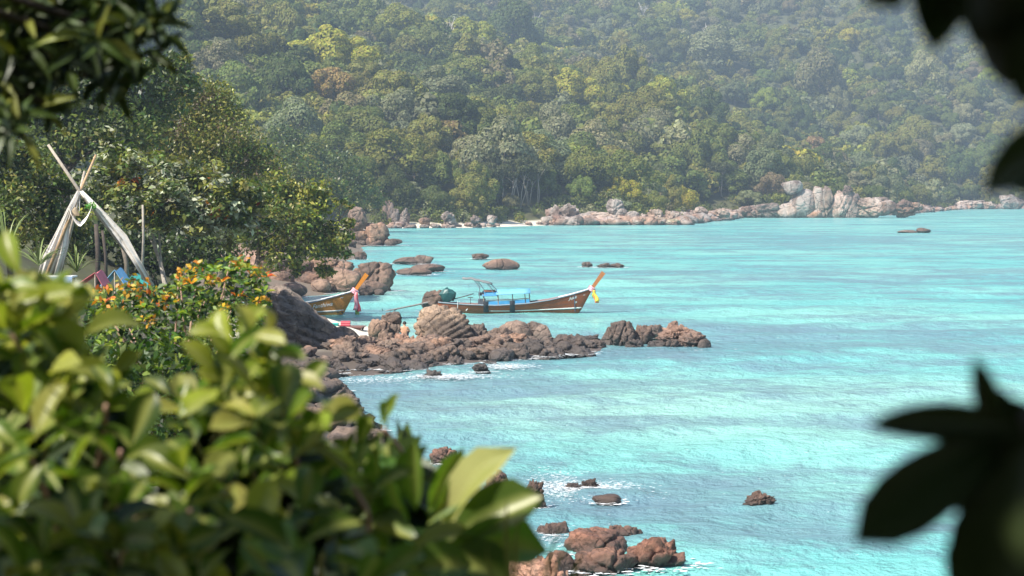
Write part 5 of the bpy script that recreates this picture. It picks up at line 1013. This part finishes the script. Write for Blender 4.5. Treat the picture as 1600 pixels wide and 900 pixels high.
# orange-tipped bush, 20 m away
def orange_bush():
    poly = [(140, 478), (158, 452), (185, 446), (205, 434), (232, 448), (262, 446), (272, 428), (292, 418), (305, 404), (330, 414), (350, 404), (378, 398), (395, 414), (418, 428), (425, 475), (405, 520), (370, 560), (330, 600), (300, 640), (240, 660), (190, 640), (150, 560)]
    b = at(280, 640, 20.6); o = empty('croton_bush', b, 'leafy bush with orange young leaves among green, left of the leaning rock', 'bush'); rs = random.Random(6)
    st = MB()
    for k in range(26):
        while True:
            x, y = rs.uniform(150, 420), rs.uniform(405, 600)
            if inside(poly, x, y): break
        e = at(x, y, rs.uniform(19.4, 21)) - b; st.tube([Vector((e.x * .3, e.y * .3, -.6)), e * .5 + Vector((rs.uniform(-.1, .1), 0, 0)), e], [.02, .014, .006], 5)
    st.obj('stem', M_stem, o, True)
    n = 0
    while n < 46:
        x, y = rs.uniform(140, 425), rs.uniform(402, 600)
        if not inside(poly, x, y): continue
        n += 1; C = at(x, y, rs.uniform(19.0, 20.0)); top = y < 478; orange_ = rs.random() < (.8 if y < 445 or (x < 250 and y < 475) else (.2 if y < 475 else 0))
        for k in range(6):
            a = k * 2.4 + rs.random(); el = rs.uniform(.1, .9); d = Vector((math.cos(a) * math.cos(el), math.sin(a) * math.cos(el), math.sin(el)))
            c = rs.choice([(.70, .22, .02), (.75, .33, .03), (.55, .14, .02), (.6, .38, .04), (.3, .3, .04)]) if orange_ else rs.choice([(.16, .26, .03), (.24, .32, .04), (.10, .18, .03), (.32, .34, .05)])
            put_leaf(rs.choice(BSH), o, C + d * .02, d, Vector((0, 0, 1)) + Vector((rs.uniform(-.4, .4), rs.uniform(-.6, .2), 0)), rs.uniform(.07, .105), rs.uniform(.035, .05), c)
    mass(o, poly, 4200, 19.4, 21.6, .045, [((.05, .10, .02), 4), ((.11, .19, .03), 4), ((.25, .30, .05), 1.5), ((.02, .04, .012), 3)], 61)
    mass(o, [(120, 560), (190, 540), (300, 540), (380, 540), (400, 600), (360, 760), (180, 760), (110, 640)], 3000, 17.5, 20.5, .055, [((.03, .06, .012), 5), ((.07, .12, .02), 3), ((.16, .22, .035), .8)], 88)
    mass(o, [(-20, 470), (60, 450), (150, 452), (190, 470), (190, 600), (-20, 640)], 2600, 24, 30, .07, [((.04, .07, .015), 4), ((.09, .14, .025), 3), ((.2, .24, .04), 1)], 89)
    for q, (cx, cy, r_) in enumerate([(160, 462, 14), (190, 452, 16), (212, 444, 14), (238, 462, 15), (262, 470, 12), (290, 428, 10), (308, 416, 9), (376, 408, 9), (400, 424, 8), (412, 470, 9), (180, 490, 12), (330, 436, 8), (230, 500, 9), (350, 480, 7)]): mass(o, [(cx + 1.7 * r_ * math.cos(a), cy + r_ * 1.2 * math.sin(a)) for a in np.linspace(0, 6.28, 9)], 20, 19.1, 19.6, .032, [((.60, .20, .02), 3), ((.66, .32, .03), 2), ((.35, .33, .05), 1)], 62 + q, 'young_leaves')
orange_bush()
# the glossy foreground shrubs
def rosette(parent, px, py, D, n, L, rs, tilt, cols, wr=.54, stem=True, meshes=None):
    C = at(px, py, D); ax = (Vector((rs.uniform(-.5, .5), rs.uniform(-1.1, -.1), 1)) + tilt).normalized(); u = ax.orthogonal().normalized(); v = ax.cross(u); a0 = rs.random() * 6.28
    for k in range(n):
        a = a0 + k * 2.399 + rs.uniform(-.5, .5); el = .95 * (k / n) + rs.uniform(-.45, .45); d = (u * math.cos(a) + v * math.sin(a)) * math.cos(el) + ax * math.sin(el); l = L * rs.uniform(.75, 1.12) * (1 - .25 * k / n)
        dn = -ax * (.05 * rs.random() * (1 - k / n) * (L / .1)) + Vector((rs.uniform(-.02, .02), rs.uniform(-.02, .02), rs.uniform(-.02, .02)))
        put_leaf(rs.choice(meshes or OBO), parent, C + d * .008 + dn, d, ax + Vector((rs.uniform(-.5, .5), rs.uniform(-.5, .5), rs.uniform(-.2, .2))), l, l * wr * rs.uniform(.85, 1.15), rs.choice(cols))
    if stem and rs.random() < .6: MB().tube([C - parent.location, C - parent.location - ax * .06 + Vector((0, .04, 0)), C - parent.location - ax * .1 + Vector((rs.uniform(-.06, .06), .14, -.1))], [.0035, .004, .0045], 6).obj('stem', rs.choice([M_stem, M_stemgreen]), parent, True)
GLO = [(.075, .135, .012), (.12, .18, .018), (.05, .095, .010), (.30, .30, .06), (.09, .15, .012)]  # the palest tone paints leaves as if sunlit
def shrub(label, poly, spots, seed, L=.098, back=2200, D0=3.45, D1=4.6):
    rs = random.Random(seed); b = at(sum(p[0] for p in poly) / len(poly), 880, 3.3); o = empty('glossy_shrub', b, label, 'shrub', 'glossy shrubs close to the camera')
    for (x, y, D) in spots: rosette(o, x, y, D, rs.choice([6, 7, 8]), L * rs.uniform(.75, 1.15), rs, Vector((0, 0, 0)), GLO + [(.26, .32, .04), (.24, .28, .035), (.42, .41, .10)] * (2 if y < 640 else 0))  # upper rosettes get extra pale tones, painting sunlight on the tops
    mass(o, poly, back, D0, D1, .05, [((.018, .035, .007), 6), ((.04, .075, .012), 3), ((.12, .16, .03), .4)], seed + 50)  # leaves at the back coloured very dark to paint the shaded interior
    return o
def spots_in(poly, n, gap, seed, D_of):
    rs = random.Random(seed); P = []; xs = [p[0] for p in poly]; ys = [p[1] for p in poly]
    for _ in range(6000):
        x, y = rs.uniform(min(xs), max(xs)), rs.uniform(min(ys), max(ys))
        if inside(poly, x, y) and all(math.hypot(x - a, y - c) > gap for a, c, _ in P): P.append((x, y, D_of(x, y, rs)))
        if len(P) >= n: break
    return P
PA = [(-40, 480), (40, 475), (95, 505), (120, 590), (180, 640), (210, 720), (230, 930), (-40, 930)]
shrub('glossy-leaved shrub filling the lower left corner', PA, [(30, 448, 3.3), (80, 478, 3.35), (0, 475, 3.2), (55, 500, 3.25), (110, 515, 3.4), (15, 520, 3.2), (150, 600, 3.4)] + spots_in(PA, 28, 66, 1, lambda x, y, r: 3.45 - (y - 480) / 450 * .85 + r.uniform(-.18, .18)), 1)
PB = [(345, 590), (400, 575), (440, 650), (500, 720), (560, 760), (590, 930), (250, 930), (265, 770), (300, 680)]
shrub('glossy-leaved shrub with upper leaves painted pale as sunlit at lower middle', PB, [(350, 535, 3.2), (405, 530, 3.15), (380, 570, 3.15), (290, 640, 3.3), (425, 605, 3.1), (350, 605, 3.1), (535, 705, 3.3), (600, 670, 3.5), (465, 640, 3.2)] + spots_in(PB, 27, 68, 2, lambda x, y, r: 3.4 - (y - 500) / 430 * .85 + r.uniform(-.18, .18)), 2)
def big_leaf_plant():
    D = 3.25; b = at(660, 880, D); o = empty('large_leaf_plant', b, 'plant with large rounded glossy leaves, one pale and sunlit', 'plant'); rs = random.Random(8)
    pale = (.50, .48, .19); g = (.10, .18, .03); g2 = (.14, .22, .035)
    for (bx, by, tx, ty, w_, c, nx, ny, dd) in [(690, 838, 770, 692, 82, pale, -.55, -.62, 0), (650, 800, 644, 694, 52, g, -.2, -.8, .05), (668, 800, 722, 702, 46, g, .3, -.7, .08), (668, 820, 740, 735, 44, g2, .5, -.5, -.02), (690, 850, 846, 772, 92, g, -.2, -.75, -.05), (692, 855, 852, 842, 88, g2, -.1, -.7, -.08), (680, 862, 800, 905, 84, g, .0, -.6, -.12), (660, 850, 560, 800, 62, g, .2, -.7, 0), (640, 840, 600, 730, 56, g2, -.3, -.6, .1), (640, 860, 740, 815, 44, (.3, .33, .1), -.3, -.5, -.12), (620, 890, 735, 872, 70, g, .1, -.8, -.2), (600, 900, 520, 850, 66, g, -.1, -.7, -.15), (655, 880, 670, 930, 70, g, 0, -.8, -.2), (610, 850, 585, 700, 40, g, -.3, -.7, .12)]:
        B = at(bx, by, D + dd); T = at(tx, ty, D + dd + rs.uniform(-.08, .08)); d = T - B; put_leaf(rs.choice(OBO[:2]), o, B, d, Vector((nx, ny, .55)), d.length, w_ / F * D, c)
    st = MB(); st.tube([Vector((0, 0, -.25)), Vector((.0, 0, 0)), at(680, 850, D) - b], [.014, .012, .009], 7); st.obj('stem', M_stemgreen, o, True)
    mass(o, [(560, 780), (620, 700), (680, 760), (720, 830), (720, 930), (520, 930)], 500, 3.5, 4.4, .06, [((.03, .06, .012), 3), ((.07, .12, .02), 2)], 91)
    # bent pink twig
    t = empty('bent_twig', at(330, 865, 2.9), 'bare pinkish twig bent over among the lower leaves', 'twig'); O = Vector(t.location); MB().tube([at(a, c, 2.9) - O for a, c in ((325, 862), (305, 828), (280, 803), (252, 792), (232, 791))], [.008, .0085, .008, .0075, .007], 8).obj('twig', M_stem, t, True); MB().tube([at(a, c, 2.9) - O for a, c in ((232, 791), (215, 805), (196, 830), (190, 900))], [.007, .0065, .006, .005], 8).obj('twig', M_stem, t, True)
    gr = empty('grass_tuft', at(790, 900, 3.1), 'few pale grass blades standing before the near rocks', 'grass tuft'); O = Vector(gr.location); mg = simple('pale_grass', (.30, .34, .08), .6, .2, 4, 0)
    for (a, c, e, f_, w_) in [(798, 930, 792, 770, 5), (806, 930, 812, 790, 4), (845, 930, 880, 815, 4), (890, 930, 915, 855, 4), (775, 930, 760, 850, 3), (850, 930, 900, 835, 3)]:
        B = at(a, c, 3.1) - O; T = at(e, f_, 3.05) - O; s_ = Vector((w_ / F * 3.1, 0, 0)); m_ = B.lerp(T, .55) + Vector((-.004, .0, .004)); q = MB().add([B - s_, B + s_, m_ + s_ * .8, m_ - s_ * .8, T], [(0, 1, 2, 3), (3, 2, 4)]).obj('blade', mg, gr)
big_leaf_plant()
def dapple(o):
    q = np.random.default_rng(71); C = []
    while len(C) < 2200:
        p = np.array([q.uniform(-3.2, .2), q.uniform(.6, 3.4), q.uniform(8.75, 10.6)]); k = (p[2] - 8.0) / SUN.z; X, Y = p[0] - SUN.x * k, p[1] - SUN.y * k
        if X > .25 or Y > 2.62 + .34 * vnoise(np.array([X]), np.array([Y]), 3.0, 8)[0] or Y < 1.6 or p[2] < 8.2 + .13 * p[1]: continue
        if vnoise(np.array([X]), np.array([Y]), 5.5, 9)[0] > .58: continue
        C.append(p)
    C = np.array(C) - np.array(o.location); nr = rand_unit(q, len(C)) * .6 + np.array(SUN); nr /= np.linalg.norm(nr, axis=1, keepdims=True); V = quads_from(C, nr, .07, q, .55)
    me = quad_mesh('crown', V, M_bushmass); a = me.attributes.new('tint', 'FLOAT_COLOR', 'POINT'); a.data.foreach_set('color', np.tile(np.array([.04, .07, .015, 1], np.float32), len(V))); link(bpy.data.objects.new('crown', me), o)['kind'] = 'stuff'  # unseen leaves added overhead, shaped to dapple the shrubs with shade
# overhanging trees: one at the left, one over the camera at the right
def overhang():
    rs = random.Random(14); D = 3.9
    b = Vector((-3.2, 3.6, gz(-3.2, 3.6))); o = empty('overhanging_tree', b, 'dark narrow-leaved branch of a tree hanging into the top left corner', 'tree')
    mb = MB(); top = Vector((.2, .1, 8.9 - b.z)); mb.tube([(0, 0, -.3), (.1, 0, 1.2), top], [.09, .075, .06], 8)
    for (x, y) in ((200, 55), (120, 60), (50, 40), (70, 160), (10, 110), (10, 190)): mb.tube([top, top.lerp(at(x, y, D) - b, .6) + Vector((0, 0, .05)), at(x, y, D) - b], [.02, .013, .006], 6)
    mb.obj('trunk', M_barkdark, o, True); cols = [(.03, .05, .01), (.045, .075, .014), (.05, .08, .014), (.18, .20, .035)]  # the brightest tone paints yellow sun glints among the dark leaves
    for (x, y, dd) in ((205, 60, 0), (180, 95, .1), (140, 55, -.1), (100, 90, 0), (60, 45, .1), (150, 120, .1), (215, 25, 0), (30, 80, 0), (62, 170, 0), (25, 190, -.1), (10, 140, 0), (90, 10, 0), (150, 5, 0), (30, 10, 0), (230, 75, .05), (-10, 60, 0), (-10, 200, 0), (190, 130, .15), (240, 40, 0)):
        rosette(o, x, y, D + dd, 11, .085, rs, Vector((.5, -.5, -.2)), cols, .30, False, LAN)
    mass(o, [(-40, -60), (200, -60), (225, 30), (190, 120), (110, 100), (60, 170), (20, 200), (-40, 200)], 700, 3.9, 4.5, .035, [((.02, .035, .008), 3), ((.05, .08, .015), 1)], 92)
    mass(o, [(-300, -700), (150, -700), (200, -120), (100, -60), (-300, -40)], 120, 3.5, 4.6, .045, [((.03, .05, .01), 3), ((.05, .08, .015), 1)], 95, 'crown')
    dapple(o)
    # right: tree over the photographer
    b = Vector((2.4, -1.2, gz(2.4, -1.2))); o = empty('overhanging_tree', b, 'large-leaved tree in deep shade framing the right edge', 'tree'); mb = MB(); top = Vector((-.3, .3, 4.2))
    mb.tube([(0, 0, -.4), (.1, 0, 2), top], [.16, .13, .10], 9)
    for e in ((-2.2, 1.5, 4.6), (-1.2, 3.6, 3.7), (.4, 3.4, 3.9), (-3, -1.5, 4.6), (.5, -2, 4.8)): mb.tube([top, Vector(e).lerp(top, .5) + Vector((0, 0, .3)), e], [.07, .05, .02], 6)
    D = 1.25
    mb.tube([Vector((.4, 3.4, 3.9)), at(1680, -60, D + .1) - b, at(1640, 60, D) - b], [.02, .012, .008], 6); mb.tube([at(1700, 500, D) - b + Vector((.3, 0, .4)), at(1690, 640, D) - b, at(1600, 660, D) - b], [.02, .012, .008], 6); mb.tube([Vector((.4, 3.4, 3.9)), Vector((.5, 3.3, 3.0)), at(1700, 500, D) - b + Vector((.3, 0, .4))], [.03, .025, .02], 6)
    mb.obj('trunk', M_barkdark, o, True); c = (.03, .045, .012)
    for (bx, by, tx, ty, w_, dd) in [(1400, -60, 1372, 27, 52, 0), (1460, -90, 1462, 78, 78, .05), (1530, -80, 1480, 40, 90, .02), (1540, -90, 1580, 138, 105, 0), (1640, -60, 1560, 90, 120, .04), (1660, 40, 1596, 150, 90, 0), (1680, 200, 1536, 286, 66, 0), (1690, 240, 1560, 270, 90, .02), (1660, -40, 1510, 10, 90, .06), (1620, -60, 1520, 70, 120, .03), (1640, -40, 1590, 120, 130, .05), (1500, -90, 1500, 30, 90, .06),
        (1600, 672, 1352, 662, 52, 0), (1590, 655, 1336, 846, 88, .02), (1545, 650, 1532, 572, 34, 0), (1548, 655, 1560, 598, 40, .01), (1600, 690, 1500, 790, 100, .03), (1560, 690, 1485, 800, 60, .02), (1600, 700, 1540, 925, 120, 0), (1640, 640, 1580, 700, 140, .02), (1640, 760, 1530, 960, 150, .05), (1620, 700, 1640, 930, 150, .02), (1700, 660, 1560, 740, 150, .03)]:
        B = at(bx, by, D + dd); T = at(tx, ty, D + dd + rs.uniform(-.04, .04)); d = T - B; put_leaf(rs.choice(SILO if (tx, ty) in ((1352, 668), (1560, 598), (1372, 27)) or w_ >= 85 and by > 500 else SIL), o, B, d, Vector((rs.uniform(-.2, .2), -.9, .4)), d.length, w_ / F * D * 1.3, c)
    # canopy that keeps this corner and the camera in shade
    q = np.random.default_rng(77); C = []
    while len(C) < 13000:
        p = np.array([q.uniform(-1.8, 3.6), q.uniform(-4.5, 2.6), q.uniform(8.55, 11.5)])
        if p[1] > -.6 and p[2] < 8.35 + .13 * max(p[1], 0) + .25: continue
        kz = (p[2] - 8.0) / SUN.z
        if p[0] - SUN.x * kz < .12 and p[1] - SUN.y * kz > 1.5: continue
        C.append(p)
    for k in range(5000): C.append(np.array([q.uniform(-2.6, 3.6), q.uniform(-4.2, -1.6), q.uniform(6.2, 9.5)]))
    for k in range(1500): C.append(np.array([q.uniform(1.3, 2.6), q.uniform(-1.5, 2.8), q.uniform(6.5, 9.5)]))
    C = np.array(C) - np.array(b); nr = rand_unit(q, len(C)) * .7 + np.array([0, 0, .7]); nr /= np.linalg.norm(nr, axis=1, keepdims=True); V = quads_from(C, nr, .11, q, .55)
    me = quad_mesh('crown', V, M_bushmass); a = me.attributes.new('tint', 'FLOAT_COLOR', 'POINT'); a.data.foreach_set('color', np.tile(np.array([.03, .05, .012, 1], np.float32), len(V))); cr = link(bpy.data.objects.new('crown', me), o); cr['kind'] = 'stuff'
overhang()

# where two labels still agree, say which of them stands farther left
def tell_apart():
    by = {}
    for o in COL.objects:
        if o.parent is None and o.get('label') and o.get('group'): by.setdefault(o['label'], []).append(o)
    for lb, os_ in by.items():
        if 2 <= len(os_) <= 5:
            os_.sort(key=lambda o: proj(o.location)[0]); nm = {2: ['left', 'right'], 3: ['left', 'middle', 'right'], 4: ['first', 'second', 'third', 'fourth'], 5: ['first', 'second', 'third', 'fourth', 'fifth']}[len(os_)]
            for o, q in zip(os_, nm):
                t = lb + (f', {q} one' if len(os_) < 4 else f', {q} from left')
                if len(t.split()) <= 16: o['label'] = t
tell_apart()
